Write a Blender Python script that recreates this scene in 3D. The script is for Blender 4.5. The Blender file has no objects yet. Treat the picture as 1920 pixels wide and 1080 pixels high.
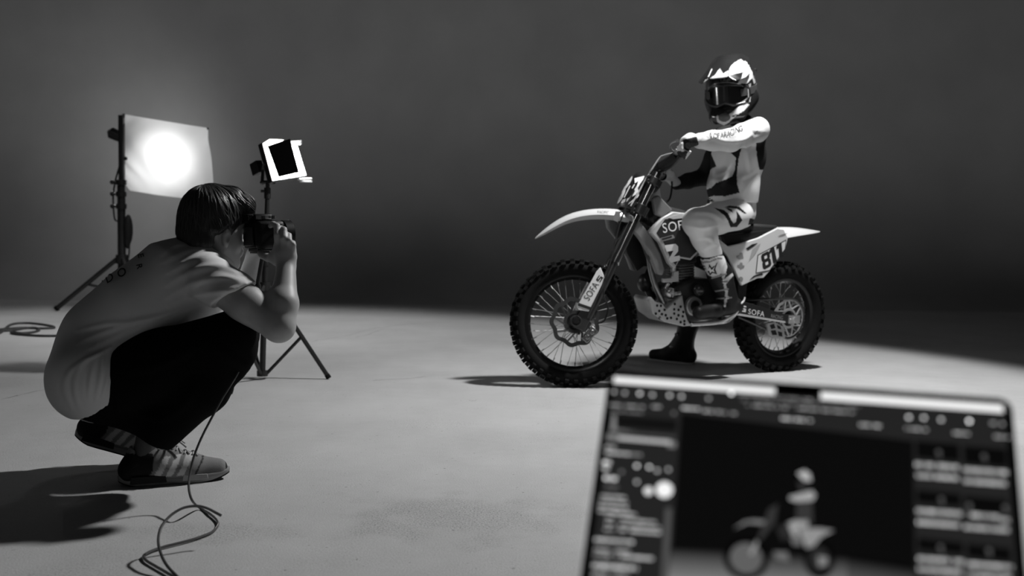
import bpy, bmesh, math, random
import numpy as np
from mathutils import Vector, Matrix
from mathutils.bvhtree import BVHTree
from mathutils.geometry import tessellate_polygon

random.seed(7); np.random.seed(7)
S = bpy.context.scene
COL = S.collection

# ------------------------------------------------------------------ camera
FPX = 1867.0                       # 35 mm lens on a 36 mm wide sensor
CAM_H = .795
PITCH, ROLL = math.radians(2.80), math.radians(.7)
fw = np.array([0, math.cos(PITCH), -math.sin(PITCH)])
_r0 = np.array([1., 0, 0]); _u0 = np.cross(_r0, fw)
rt = _r0*math.cos(ROLL) + _u0*math.sin(ROLL)
upv = _u0*math.cos(ROLL) - _r0*math.sin(ROLL)
CC = np.array([0, 0, CAM_H])
cd = bpy.data.cameras.new('camera'); cam = bpy.data.objects.new('scene_camera', cd); COL.objects.link(cam)
cd.lens = 35.0; cd.sensor_width = 36.0; cd.clip_start = .02; cd.clip_end = 100
M = Matrix.Identity(4)
for i in range(3):
    M[i][0] = rt[i]; M[i][1] = upv[i]; M[i][2] = -fw[i]; M[i][3] = CC[i]
cam.matrix_world = M
cd.dof.use_dof = True; cd.dof.focus_distance = 3.5; cd.dof.aperture_fstop = 3.0
S.camera = cam

# ------------------------------------------------------------------ world, lights, exposure
wd = bpy.data.worlds.new('studio'); S.world = wd; wd.use_nodes = True
wd.node_tree.nodes['Background'].inputs[0].default_value = (.5, .5, .5, 1)
wd.node_tree.nodes['Background'].inputs[1].default_value = .02
S.view_settings.view_transform = 'Standard'; S.view_settings.look = 'None'
S.view_settings.exposure = 0.0; S.view_settings.gamma = 1.0; S.view_settings.use_curve_mapping = False

def aim(o, loc, direction):
    o.location = loc
    o.rotation_euler = Vector(direction).to_track_quat('-Z', 'Y').to_euler()
def spot(name, loc, direction, power, size_deg, blend, radius):
    l = bpy.data.lights.new(name, 'SPOT'); l.energy = power; l.spot_size = math.radians(size_deg)
    l.spot_blend = blend; l.shadow_soft_size = radius
    o = bpy.data.objects.new(name, l); COL.objects.link(o); aim(o, loc, direction); return o
def area(name, loc, direction, power, sx, sy):
    l = bpy.data.lights.new(name, 'AREA'); l.shape = 'RECTANGLE'; l.size = sx; l.size_y = sy; l.energy = power
    o = bpy.data.objects.new(name, l); COL.objects.link(o); aim(o, loc, direction); return o
key = spot('overhead_spot', (1.7, 5.0, 3.5), (-.4104, .050, -.9105), 640, 106, .22, .13)
wash = spot('wall_fill', (.2, -3.0, 6.2), (0, math.cos(math.radians(14)), math.sin(math.radians(14))), 900, 70, .45, .25); wash.scale = (8, 1, 1); wash.rotation_euler.rotate_axis('Z', math.radians(-4.0))  # unseen spot above and behind the camera, added to lift the upper wall
back = spot('floor_fill', (-3.0, 8.7, 4.4), (0, 0, -1), 330, 76, .85, .2); back.scale = (1.25, 1, 1)  # extra overhead spot, added to keep the back-left floor bright
front = spot('front_fill', (.1, -2.6, 5.6), (1.0, 8.5, -4.9), 170, 34, .6, .22)  # added out-of-view spot: puts highlights on the fork and fills the near side

# ------------------------------------------------------------------ pixel helpers (a pixel plus a distance or a plane is a point of the place)
def ray(px, py): return fw + rt*(px-960)/FPX + upv*(540-py)/FPX
def W(px, py, D):
    d = ray(px, py); return CC + d*(D/d[1])
def G(px, py, z=0.0):
    d = ray(px, py); return CC + d*((z-CAM_H)/d[2])
def PL(px, py, o, n):
    d = ray(px, py); return CC + d*(np.dot(np.asarray(o)-CC, n)/np.dot(d, n))
def projv(V):
    q = np.asarray(V, float) - CC; z = q@fw
    return np.stack([960+FPX*(q@rt)/z, 540-FPX*(q@upv)/z], -1)

# ------------------------------------------------------------------ materials
MATS = {}
def mat(name, g, rough=.5, metal=0.0, spec=.5, noise=0.0, nscale=30.0, bump=0.0, bscale=200.0, coat=0.0):
    if name in MATS: return MATS[name]
    m = bpy.data.materials.new(name); m.use_nodes = True; nt = m.node_tree; b = nt.nodes['Principled BSDF']
    b.inputs['Base Color'].default_value = (g, g, g, 1); b.inputs['Roughness'].default_value = rough
    b.inputs['Metallic'].default_value = metal; b.inputs['Specular IOR Level'].default_value = spec
    b.inputs['Coat Weight'].default_value = coat
    tc = nt.nodes.new('ShaderNodeTexCoord')
    if noise:
        n = nt.nodes.new('ShaderNodeTexNoise'); n.inputs['Scale'].default_value = nscale; n.inputs['Detail'].default_value = 6
        nt.links.new(tc.outputs['Object'], n.inputs['Vector'])
        r = nt.nodes.new('ShaderNodeMapRange'); r.inputs[1].default_value = .3; r.inputs[2].default_value = .7
        r.inputs[3].default_value = g*(1-noise); r.inputs[4].default_value = min(1, g*(1+noise))
        nt.links.new(n.outputs['Fac'], r.inputs[0]); nt.links.new(r.outputs[0], b.inputs['Base Color'])
    if bump:
        n = nt.nodes.new('ShaderNodeTexNoise'); n.inputs['Scale'].default_value = bscale; n.inputs['Detail'].default_value = 4
        nt.links.new(tc.outputs['Object'], n.inputs['Vector'])
        u = nt.nodes.new('ShaderNodeBump'); u.inputs['Strength'].default_value = bump; u.inputs['Distance'].default_value = .01
        nt.links.new(n.outputs['Fac'], u.inputs['Height']); nt.links.new(u.outputs[0], b.inputs['Normal'])
    MATS[name] = m; return m
def emis(name, g, strength):
    if name in MATS: return MATS[name]
    m = bpy.data.materials.new(name); m.use_nodes = True; nt = m.node_tree; nt.nodes.clear()
    e = nt.nodes.new('ShaderNodeEmission'); e.inputs[0].default_value = (g, g, g, 1); e.inputs[1].default_value = strength
    o = nt.nodes.new('ShaderNodeOutputMaterial'); nt.links.new(e.outputs[0], o.inputs[0])
    MATS[name] = m; return m
def tonemat(name, rough=.5, spec=.5, coat=0.0, bump=0.0, bscale=300.0):
    """base colour read from the mesh's own printed pattern"""
    m = mat(name, .5, rough, 0, spec, 0, 30, bump, bscale, coat); nt = m.node_tree
    a = nt.nodes.new('ShaderNodeAttribute'); a.attribute_name = 'tone'
    nt.links.new(a.outputs['Color'], nt.nodes['Principled BSDF'].inputs['Base Color']); return m
def emattr(name, strength):
    m = emis(name, 1, strength); nt = m.node_tree
    a = nt.nodes.new('ShaderNodeAttribute'); a.attribute_name = 'tone'
    e = [n for n in nt.nodes if n.type == 'EMISSION'][0]; nt.links.new(a.outputs['Color'], e.inputs[0]); return m

rubber = mat('tyre_rubber', .006, .85, spec=.15, bump=.3)
blackp = mat('black_plastic', .010, .4, spec=.3)
blackm = mat('black_matte', .012, .7, spec=.25)
darkm = mat('dark_metal', .06, .35, .8)
midm = mat('grey_metal', .28, .35, .9, noise=.2)
alu = mat('aluminium', .55, .3, .9, noise=.12)
chrome = mat('chrome', .8, .12, 1.0)
whitep = mat('white_plastic', .72, .3, coat=.3)
greyp = mat('grey_plastic', .16, .4)
paleg = mat('pale_grey_plastic', .45, .4)
decb = mat('black_print', .012, .5)
decw = mat('white_print', .75, .5)
decg = mat('grey_print', .22, .5)
seatm = mat('seat_cover', .018, .55, bump=.3, bscale=400)
stand_m = mat('stand_black_metal', .02, .4, .3)

# ------------------------------------------------------------------ object helpers
GEO = {}
def thing(name, label, cat, loc, group=None):
    o = bpy.data.objects.new(name, None); o.empty_display_size = .1; COL.objects.link(o)
    o.location = Vector([float(x) for x in loc]); o['label'] = label; o['category'] = cat
    if group: o['group'] = group
    return o
def base_of(p):
    v = Vector((0, 0, 0))
    while p: v += p.location; p = p.parent
    return v
def link(name, V, F, m, parent=None, smooth=True, loc=None, tone=None, bevel=0.0, fm=None, label=None):
    """one mesh object from world coordinates"""
    me = bpy.data.meshes.new(name); V = np.asarray(V, float)
    off = np.array(base_of(parent)) if parent else (np.array(loc, float) if loc is not None else np.zeros(3))
    me.from_pydata((V-off).tolist(), [], [tuple(int(i) for i in f) for f in F]); 
    for mm in (m if isinstance(m, (list, tuple)) else [m]): me.materials.append(mm)
    if fm is not None: me.polygons.foreach_set('material_index', np.array(fm, dtype=np.int32))
    if tone is not None:
        a = me.color_attributes.new('tone', 'FLOAT_COLOR', 'POINT')
        t = np.asarray(tone, float); c = np.stack([t, t, t, np.ones_like(t)], -1).astype(np.float32)
        a.data.foreach_set('color', c.ravel())
    me.update()
    if smooth is True: me.polygons.foreach_set('use_smooth', [True]*len(me.polygons))
    o = bpy.data.objects.new(name, me); COL.objects.link(o)
    if parent: o.parent = parent
    elif loc is not None: o.location = Vector([float(x) for x in loc])
    if smooth == 'auto':
        bm = bmesh.new(); bm.from_mesh(me)
        for f in bm.faces: f.smooth = True
        for e in bm.edges:
            if len(e.link_faces) == 2 and e.calc_face_angle(0) > math.radians(38): e.smooth = False
        bm.to_mesh(me); bm.free()
    if bevel:
        b = o.modifiers.new('bevel', 'BEVEL'); b.width = bevel; b.segments = 2; b.limit_method = 'ANGLE'; b.angle_limit = math.radians(40)
    if label: o['label'] = label
    GEO[o.name] = (V, F)
    return o
def structure(o): o['kind'] = 'structure'; return o
def tag(o, label, cat, group=None):
    o['label'] = label; o['category'] = cat
    if group: o['group'] = group
    return o

def nrm(v): v = np.asarray(v, float); return v/np.linalg.norm(v)
def perp(d):
    d = nrm(d); a = np.array([0, 0, 1.]) if abs(d[2]) < .9 else np.array([1., 0, 0])
    x = nrm(np.cross(d, a)); return x, np.cross(d, x)
class MB:
    def __init__(s): s.V = []; s.F = []; s.fm = []
    def add(s, V, F, k=0):
        n = len(s.V); s.V += [np.asarray(v, float) for v in V]; s.F += [tuple(i+n for i in f) for f in F]; s.fm += [k]*len(F); return s
    def tube(s, pts, r, seg=10, cap=True, closed=False, k=0):
        P = [np.asarray(p, float) for p in pts]; n = len(P); R = r if hasattr(r, '__len__') else [r]*n
        V = []; x = None
        for i in range(n):
            if closed: t = nrm(P[(i+1) % n]-P[i-1])
            else: t = nrm(P[min(i+1, n-1)]-P[max(i-1, 0)])
            if x is None: x, _ = perp(t)
            x = x-t*np.dot(x, t); x = nrm(x) if np.linalg.norm(x) > 1e-6 else perp(t)[0]
            y = np.cross(t, x)
            for j in range(seg):
                a = 2*math.pi*j/seg; V.append(P[i]+(x*math.cos(a)+y*math.sin(a))*R[i])
        F = []
        for i in range(n if closed else n-1):
            i2 = (i+1) % n
            for j in range(seg):
                j2 = (j+1) % seg; F.append((i*seg+j, i*seg+j2, i2*seg+j2, i2*seg+j))
        if cap and not closed: F += [tuple(range(seg))[::-1], tuple((n-1)*seg+j for j in range(seg))]
        return s.add(V, F, k)
    def rod(s, a, b, r, seg=12, r2=None, k=0): return s.tube([a, b], [r, r if r2 is None else r2], seg, k=k)
    def box(s, c, x, y, z, k=0):
        """centre, three half-extent vectors"""
        c, x, y, z = [np.asarray(v, float) for v in (c, x, y, z)]
        V = [c+i*x+j*y+l*z for i in (-1, 1) for j in (-1, 1) for l in (-1, 1)]
        F = [(0, 1, 3, 2), (4, 6, 7, 5), (0, 4, 5, 1), (2, 3, 7, 6), (0, 2, 6, 4), (1, 5, 7, 3)]
        if np.dot(np.cross(x, y), z) < 0: F = [f[::-1] for f in F]
        return s.add(V, F, k)
    def prism(s, pts, ext, k=0):
        """a polygon of points pushed along ext"""
        P = [np.asarray(p, float) for p in pts]; e = np.asarray(ext, float); n = len(P)
        nn = sum((np.cross(P[i]-P[0], P[(i+1) % n]-P[0]) for i in range(n)), np.zeros(3))
        f0 = tuple(range(n)); f1 = tuple(range(n, 2*n))
        if np.dot(nn, e) > 0: F = [f0[::-1], f1]; F += [(i, (i+1) % n, n+(i+1) % n, n+i) for i in range(n)]
        else: F = [f0, f1[::-1]]; F += [((i+1) % n, i, n+i, n+(i+1) % n) for i in range(n)]
        return s.add(P+[p+e for p in P], F, k)
    def disc(s, c, n, r, t, seg=32, k=0, r2=None):
        n = nrm(n); return s.tube([np.asarray(c)-n*t/2, np.asarray(c)+n*t/2], [r, r if r2 is None else r2], seg, k=k)
    def ring(s, c, n, ro, ri, t, seg=48, k=0, wave=0.0, nw=0):
        n = nrm(n); x, y = perp(n); V = []; c = np.asarray(c, float)
        for i in range(seg):
            a = 2*math.pi*i/seg; e = x*math.cos(a)+y*math.sin(a); w = wave*math.cos(nw*a)
            V += [c+e*(ro+w)+n*t/2, c+e*(ro+w)-n*t/2, c+e*(ri+w)-n*t/2, c+e*(ri+w)+n*t/2]
        F = []
        for i in range(seg):
            a, b = i*4, ((i+1) % seg)*4
            for q in range(4): F.append((a+q, b+q, b+(q+1) % 4, a+(q+1) % 4))
        return s.add(V, F, k)
    def ball(s, c, r, k=0, seg=14, ax=None):
        c = np.asarray(c, float); r = np.array(r if hasattr(r, '__len__') else [r]*3, float)
        A = np.eye(3) if ax is None else np.array(ax); V = []; F = []
        n = seg//2
        for i in range(n+1):
            t = math.pi*i/n
            for j in range(seg):
                a = 2*math.pi*j/seg; q = np.array([math.sin(t)*math.cos(a), math.sin(t)*math.sin(a), math.cos(t)])*r
                V.append(c+q@A)
        for i in range(n):
            for j in range(seg):
                j2 = (j+1) % seg; F.append((i*seg+j, (i+1)*seg+j, (i+1)*seg+j2, i*seg+j2))
        return s.add(V, F, k)
    def build(s, name, m, parent=None, smooth='auto', bevel=0.0, loc=None, label=None):
        return link(name, s.V, s.F, m, parent, smooth, loc, None, bevel, s.fm if isinstance(m, (list, tuple)) else None, label)
def curve_pts(P, n=8, closed=False):
    """Catmull-Rom through the points"""
    P = [np.asarray(p, float) for p in P]; out = []; m = len(P)
    g = (lambda i: P[i % m]) if closed else (lambda i: P[min(max(i, 0), m-1)])
    for i in range(m if closed else m-1):
        a, b, c, d = g(i-1), g(i), g(i+1), g(i+2)
        for k in range(n):
            t = k/n; out.append(.5*((2*b)+(c-a)*t+(2*a-5*b+4*c-d)*t*t+(3*b-a-3*c+d)*t**3))
    if not closed: out.append(P[-1])
    return out

# ------------------------------------------------------------------ smooth bodies from distance fields
def cone(a, b, ra, rb=None, ax=None, fac=1.0):
    a = np.asarray(a, float); b = np.asarray(b, float); rb = ra if rb is None else rb; ba = b-a; L = max(np.dot(ba, ba), 1e-12)
    def f(P):
        t = np.clip(((P-a)@ba)/L, 0, 1); q = P-a-t[:, None]*ba
        if ax is not None: q = q+np.outer(q@ax, ax)*(1/fac-1)
        return (np.sqrt((q*q).sum(1))-(ra+(rb-ra)*t))*(min(1, fac) if ax is not None else 1)
    f.bb = (np.minimum(a-max(ra, rb)*max(1, fac), b-max(ra, rb)*max(1, fac)), np.maximum(a+max(ra, rb)*max(1, fac), b+max(ra, rb)*max(1, fac))); return f
def ell(c, A, r):
    """ellipsoid: centre, rows of axes, radii"""
    c = np.asarray(c, float); A = np.asarray(A, float); r = np.asarray(r, float)
    def f(P):
        q = (P-c)@A.T; k0 = np.sqrt(((q/r)**2).sum(1)); k1 = np.sqrt(((q/r**2)**2).sum(1))+1e-9
        return k0*(k0-1)/k1
    m = r.max(); f.bb = (c-m, c+m); return f
def chain(pts, rs, ax=None, fac=1.0): return [cone(pts[i], pts[i+1], rs[i], rs[i+1], ax, fac) for i in range(len(pts)-1)]
def blend(fs, k=.03):
    def f(P):
        d = fs[0](P)
        for g in fs[1:]:
            e = g(P); h = np.clip(.5+.5*(e-d)/k, 0, 1); d = e+(d-e)*h-k*h*(1-h)
        return d
    f.bb = (np.min([g.bb[0] for g in fs], 0), np.max([g.bb[1] for g in fs], 0)); return f
def union(*fs):
    def f(P):
        d = fs[0](P)
        for g in fs[1:]: d = np.minimum(d, g(P))
        return d
    f.bb = (np.min([g.bb[0] for g in fs], 0), np.max([g.bb[1] for g in fs], 0)); return f
def cut(a, b):
    f = lambda P: np.maximum(a(P), -b(P)); f.bb = a.bb; return f
def half(a, p, n):
    """keep the side the normal points away from"""
    p = np.asarray(p, float); n = nrm(n); f = lambda P: np.maximum(a(P), (P-p)@n); f.bb = a.bb; return f
def grow(a, r):
    f = lambda P: a(P)-r; f.bb = (a.bb[0]-max(r, 0), a.bb[1]+max(r, 0)); return f
def nets(f, vox, pad=.015):
    lo = np.asarray(f.bb[0])-pad; hi = np.asarray(f.bb[1])+pad; q = 4
    n = (np.ceil((hi-lo)/vox/q).astype(int)+1)*q; nc = n//q
    ci = np.stack(np.meshgrid(*[np.arange(k) for k in nc], indexing='ij'), -1).reshape(-1, 3)
    dc = f(lo+(ci*q+(q-1)/2)*vox); D = np.where(dc < 0, -1.0, 1.0).reshape(nc)
    D = D.repeat(q, 0).repeat(q, 1).repeat(q, 2)
    act = ci[np.abs(dc) < vox*q*1.6]
    o = np.stack(np.meshgrid(*[np.arange(q)]*3, indexing='ij'), -1).reshape(-1, 3)
    I = (act[:, None]*q+o[None]).reshape(-1, 3)
    for s0 in range(0, len(I), 400000):
        J = I[s0:s0+400000]; D[J[:, 0], J[:, 1], J[:, 2]] = f(lo+J*vox)
    sg = D < 0; c = [sg[i:n[0]-1+i, j:n[1]-1+j, k:n[2]-1+k] for i in (0, 1) for j in (0, 1) for k in (0, 1)]
    s = sum(x.astype(np.int8) for x in c); mix = (s > 0) & (s < 8); idx = np.argwhere(mix)
    vid = -np.ones(mix.shape, np.int64); vid[tuple(idx.T)] = np.arange(len(idx))
    off = [(i, j, k) for i in (0, 1) for j in (0, 1) for k in (0, 1)]
    val = [D[idx[:, 0]+i, idx[:, 1]+j, idx[:, 2]+k] for i, j, k in off]
    acc = np.zeros((len(idx), 3)); cnt = np.zeros(len(idx))
    for a in range(8):
        for b in range(a+1, 8):
            if sum(x != y for x, y in zip(off[a], off[b])) != 1: continue
            m = (val[a] < 0) != (val[b] < 0); t = np.where(m, val[a]/np.where(m, val[a]-val[b], 1), 0)
            p = np.array(off[a])+t[:, None]*(np.array(off[b])-np.array(off[a])); acc += p*m[:, None]; cnt += m
    V = lo+(idx+acc/cnt[:, None])*vox; F = []
    for ax in range(3):
        u, v = (ax+1) % 3, (ax+2) % 3; sl = [slice(None)]*3; s1 = list(sl); sl[ax] = slice(0, -1); s1[ax] = slice(1, None)
        e = np.argwhere(sg[tuple(sl)] != sg[tuple(s1)]); e = e[(e[:, u] > 0) & (e[:, v] > 0)]
        e = e[(e[:, u] < n[u]-1) & (e[:, v] < n[v]-1)]; ins = sg[tuple(e.T)]
        def at(du, dv):
            x = e.copy(); x[:, u] += du; x[:, v] += dv; return vid[tuple(x.T)]
        q4 = np.stack([at(-1, -1), at(0, -1), at(0, 0), at(-1, 0)], -1)
        q4[~ins] = q4[~ins][:, ::-1]; F.append(q4[(q4 >= 0).all(1)])
    return V, np.concatenate(F)
def vnormals(V, F):
    F = np.asarray(F); n = np.cross(V[F[:, 2]]-V[F[:, 0]], V[F[:, 3]]-V[F[:, 1]]); N = np.zeros_like(V)
    for k in range(4): np.add.at(N, F[:, k], n)
    return N/(np.linalg.norm(N, axis=1)[:, None]+1e-12)
def relax(V, F, it=2, lam=.5):
    F = np.asarray(F); a = np.concatenate([F[:, [0, 1]], F[:, [1, 2]], F[:, [2, 3]], F[:, [3, 0]]])
    for _ in range(it):
        acc = np.zeros_like(V); c = np.zeros(len(V))
        np.add.at(acc, a[:, 0], V[a[:, 1]]); np.add.at(c, a[:, 0], 1); np.add.at(acc, a[:, 1], V[a[:, 0]]); np.add.at(c, a[:, 1], 1)
        V = V+(acc/c[:, None]-V)*lam
    return V
def inpoly(P, poly):
    x, y = P[:, 0], P[:, 1]; r = np.zeros(len(P), bool); n = len(poly)
    for i in range(n):
        (x1, y1), (x2, y2) = poly[i], poly[(i+1) % n]
        if y1 == y2: continue
        r ^= ((y1 > y) != (y2 > y)) & (x < (x2-x1)*(y-y1)/(y2-y1)+x1)
    return r
def pattern(V, F, base, polys):
    """tone per vertex; the printed shapes sit on the side that faces the photographer's end of the studio"""
    t = np.full(len(V), base, float); P = projv(V); face = ((CC-V)*vnormals(V, F)).sum(1) > 0
    for poly, g in polys: t[inpoly(P, poly) & face] = g
    return t
def creases(V, F, lines, amp, width):
    """cloth folds: a ridge with a valley beside it along each line"""
    P = projv(V); N = vnormals(V, F); face = ((CC-V)*N).sum(1) > 0; out = V.copy(); d_all = np.zeros(len(V))
    for ln, s in lines:
        L = np.array(curve_pts([np.array(p, float) for p in ln], 6)); best = np.full(len(V), 1e9); side = np.zeros(len(V)); tt = np.zeros(len(V))
        for i in range(len(L)-1):
            a, b = L[i], L[i+1]; ab = b-a; t = np.clip(((P-a)@ab)/(ab@ab+1e-9), 0, 1); q = P-a-t[:, None]*ab
            d = np.hypot(q[:, 0], q[:, 1]); m = d < best; best[m] = d[m]
            cr = ab[0]*q[:, 1]-ab[1]*q[:, 0]; side[m] = np.sign(cr)[m]; tt[m] = ((i+t)/(len(L)-1))[m]
        x = best/(width*s); d_all += amp*s*np.exp(-x*x)*(.5-1.1*side*x)*np.sin(np.pi*np.clip(tt, .04, .96))**.6*face
    return out+N*d_all[:, None]
def organic(name, f, vox, m, parent, tone=None, lines=None, amp=.006, width=8, it=2, polys=None, base=.7, label=None, fn=None):
    V, F = nets(f, vox); V = relax(V, F, it)
    if lines: V = creases(V, F, lines, amp, width)
    if fn: V = fn(V, F)
    if polys is not None: tone = pattern(V, F, base, polys)
    return link(name, V, F, m, parent, True, None, tone, label=label)

# ------------------------------------------------------------------ printed marks: flat shapes laid onto a surface
_dg = bpy.context.evaluated_depsgraph_get()
def text_shape(txt, spacing=1.0, res=4, bold=0.0):
    c = bpy.data.curves.new('t', 'FONT'); c.body = txt; c.size = 1.4; c.resolution_u = res; c.space_character = spacing; c.offset = bold
    o = bpy.data.objects.new('t', c); COL.objects.link(o); _dg.update()
    me = bpy.data.meshes.new_from_object(o.evaluated_get(bpy.context.evaluated_depsgraph_get()))
    V = np.array([v.co[:2] for v in me.vertices]); F = [tuple(p.vertices) for p in me.polygons]
    bpy.data.objects.remove(o); bpy.data.meshes.remove(me); bpy.data.curves.remove(c)
    return V, F
def subdivide(V, F, maxlen):
    bm = bmesh.new(); vs = [bm.verts.new((p[0], p[1], 0)) for p in V]
    for f in F:
        try: bm.faces.new([vs[i] for i in f])
        except ValueError: pass
    bmesh.ops.triangulate(bm, faces=bm.faces[:])
    for _ in range(4):
        es = [e for e in bm.edges if e.calc_length() > maxlen]
        if not es: break
        bmesh.ops.subdivide_edges(bm, edges=es, cuts=1); bmesh.ops.triangulate(bm, faces=[f for f in bm.faces if len(f.verts) > 3])
    bm.verts.index_update(); V2 = np.array([v.co[:2] for v in bm.verts]); F2 = [tuple(v.index for v in f.verts) for f in bm.faces]; bm.free(); return V2, F2
def bvh_of(objs):
    V = []; F = []
    for o in objs:
        v, f = GEO[o.name]; n = len(V); V += [tuple(p) for p in v]
        for g in f:
            if len(g) < 5: F.append(tuple(int(i)+n for i in g))
            else: F += [tuple(int(g[i])+n for i in t) for t in tessellate_polygon([[Vector(v[i]) for i in g]])]
    return BVHTree.FromPolygons(V, F)
def lay(name, V2, F2, objs, m, parent, off=.0015, maxlen=None):
    if maxlen: V2, F2 = subdivide(V2, F2, maxlen)
    B = objs if isinstance(objs, BVHTree) else bvh_of(objs); out = []; ok = []; seen = []
    for p in V2:
        d = Vector(ray(*p)).normalized(); h = B.ray_cast(Vector(CC), d)
        if h[0] is None: out.append(None); ok.append(False); continue
        n = h[1] if h[1].dot(d) < 0 else -h[1]; seen.append((np.array(p), np.array(h[0]), np.array(n)))
        out.append(np.array(h[0]+n*off)); ok.append(True)
    for i, p in enumerate(V2):                                   # a corner just past the edge stays in the plane of the nearest hit
        if not ok[i] and seen and not maxlen and sum(ok) >= .5*len(V2):
            q = min(seen, key=lambda s: np.hypot(*(s[0]-p)))
            if np.hypot(*(q[0]-p)) < 45: out[i] = PL(p[0], p[1], q[1]+q[2]*off, q[2])
    ok = [o is not None for o in out]
    F3 = [f for f in F2 if all(ok[i] for i in f)]
    if not F3: print('no hit', name, sum(o is not None for o in out), len(out), V2[:3].tolist()); return None
    used = sorted({i for f in F3 for i in f}); mp = {i: k for k, i in enumerate(used)}
    return link(name, [out[i] for i in used], [tuple(mp[i] for i in f) for f in F3], m, parent, False)
def lettering(name, txt, o, ux, uy, objs, m, parent, spacing=1.0, maxlen=None, off=.0015, center=False, bold=0.0):
    """text whose baseline starts at o, ux / uy = one em along and up, all where the photograph shows it"""
    V, F = text_shape(txt, spacing, 4, bold)
    if len(V) == 0: return None
    if center: V = V-[(V[:, 0].min()+V[:, 0].max())/2, 0]
    P = np.array(o, float)+np.outer(V[:, 0], ux)+np.outer(V[:, 1], uy)
    return lay(name, P, F, objs, m, parent, off, maxlen)
def s_mark(o, ux, uy):
    """the rounded square S mark as strokes, in a unit square"""
    r = [(0, .78, 1, 1), (0, .42, .25, .95), (0, .42, .62, .62), (.38, .38, 1, .58), (.75, .05, 1, .58), (0, 0, 1, .22)]
    V = []; F = []
    for a, b, c, d in r:
        n = len(V); V += [(a, b), (c, b), (c, d), (a, d)]; F.append((n, n+1, n+2, n+3))
    V = np.array(V); return np.array(o, float)+np.outer(V[:, 0], ux)+np.outer(V[:, 1], uy), F

# ------------------------------------------------------------------ the setting
def floor_mat():
    m = bpy.data.materials.new('painted_concrete'); m.use_nodes = True; nt = m.node_tree; b = nt.nodes['Principled BSDF']
    tc = nt.nodes.new('ShaderNodeTexCoord'); b.inputs['Roughness'].default_value = .62; b.inputs['Specular IOR Level'].default_value = .25
    def noise(sc, det=6, ro=.55, dist=0):
        n = nt.nodes.new('ShaderNodeTexNoise'); n.inputs['Scale'].default_value = sc; n.inputs['Detail'].default_value = det
        n.inputs['Roughness'].default_value = ro; n.inputs['Distortion'].default_value = dist
        nt.links.new(tc.outputs['Object'], n.inputs['Vector']); return n.outputs['Fac']
    def rng(x, a, c, lo, hi):
        r = nt.nodes.new('ShaderNodeMapRange'); r.inputs[1].default_value = a; r.inputs[2].default_value = c
        r.inputs[3].default_value = lo; r.inputs[4].default_value = hi; nt.links.new(x, r.inputs[0]); return r.outputs[0]
    def mul(x, y):
        q = nt.nodes.new('ShaderNodeMath'); q.operation = 'MULTIPLY'; nt.links.new(x, q.inputs[0]); nt.links.new(y, q.inputs[1]); return q.outputs[0]
    a = rng(noise(1.1, 8, .6), .3, .7, .82, 1.0)
    c = rng(noise(9, 8, .65), .3, .7, .93, 1.0)
    g = rng(noise(300, 3), .35, .65, .88, 1.0)
    sp = rng(noise(55, 2), .70, .73, 1.0, .55)              # small dark specks
    wear = mul(rng(noise(1.6, 3), .52, .66, 0, 1), rng(noise(160, 3), .56, .60, 0, 1))   # worn patches, peppered
    wr = rng(wear, 0, 1, 1.0, .72)
    def patch(c, r, sx, sy):                                 # one worn spot of its own shape: paint rubbed off in pinholes
        mp = nt.nodes.new('ShaderNodeMapping'); mp.inputs['Location'].default_value = (-c[0]/sx, -c[1]/sy, 0); mp.inputs['Scale'].default_value = (1/sx, 1/sy, 1)
        nt.links.new(tc.outputs['Object'], mp.inputs[0]); ln = nt.nodes.new('ShaderNodeVectorMath'); ln.operation = 'LENGTH'; nt.links.new(mp.outputs[0], ln.inputs[0])
        ad = nt.nodes.new('ShaderNodeMath'); ad.operation = 'ADD'; nt.links.new(ln.outputs['Value'], ad.inputs[0]); nt.links.new(rng(noise(7, 5), .3, .7, -.55, .55), ad.inputs[1])
        return rng(mul(rng(ad.outputs[0], .5, 1.15, 1, 0), rng(noise(190, 3, .7), .50, .58, 0, 1)), 0, 1, 1, r)
    wr = mul(wr, mul(patch(G(850, 968), .52, .34, .24), patch(G(400, 1000), .62, .22, .10)))
    x = mul(mul(mul(a, c), mul(g, sp)), wr); col = rng(x, 0, 1, 0, .60)
    nt.links.new(col, b.inputs['Base Color'])
    u = nt.nodes.new('ShaderNodeBump'); u.inputs['Strength'].default_value = .45; u.inputs['Distance'].default_value = .004
    nt.links.new(noise(170, 5, .7), u.inputs['Height']); nt.links.new(u.outputs[0], b.inputs['Normal']); return m
flo = MB(); flo.add([(-16, -5, 0), (16, -5, 0), (16, 11.9, 0), (-16, 11.9, 0)], [(0, 1, 2, 3)])
crack_px = [[(585, 640), (620, 634), (655, 628), (690, 618), (730, 612), (780, 606)], [(668, 632), (690, 627), (720, 616)],
            [(0, 750), (30, 742), (60, 735), (90, 729)], [(0, 588), (60, 592), (120, 597)],
            [(700, 712), (760, 709), (800, 705)], [(880, 750), (893, 751)]]
for cp in crack_px:
    P = [G(x, y, .0006) for x, y in cp]; P = curve_pts(P, 5)
    P = [p+np.array([0, random.uniform(-.03, .03), 0]) for p in P]
    for i in range(len(P)-1):
        w = random.uniform(.001, .005); d = nrm(P[i+1]-P[i]); q = np.array([-d[1], d[0], 0])*w
        flo.add([P[i]-q, P[i+1]-q, P[i+1]+q, P[i]+q], [(0, 1, 2, 3)], 1)
FM = floor_mat()
structure(flo.build('floor', [FM, mat('floor_crack', .30, .8)], smooth=False))
wl = MB(); prof = []
for i in range(13):
    a = math.pi/2*i/12; prof.append((11.9+1.1*math.sin(a), 1.1-1.1*math.cos(a)))
prof += [(13.0, 2.5), (13.0, 7.5)]
V = []; F = []
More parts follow.
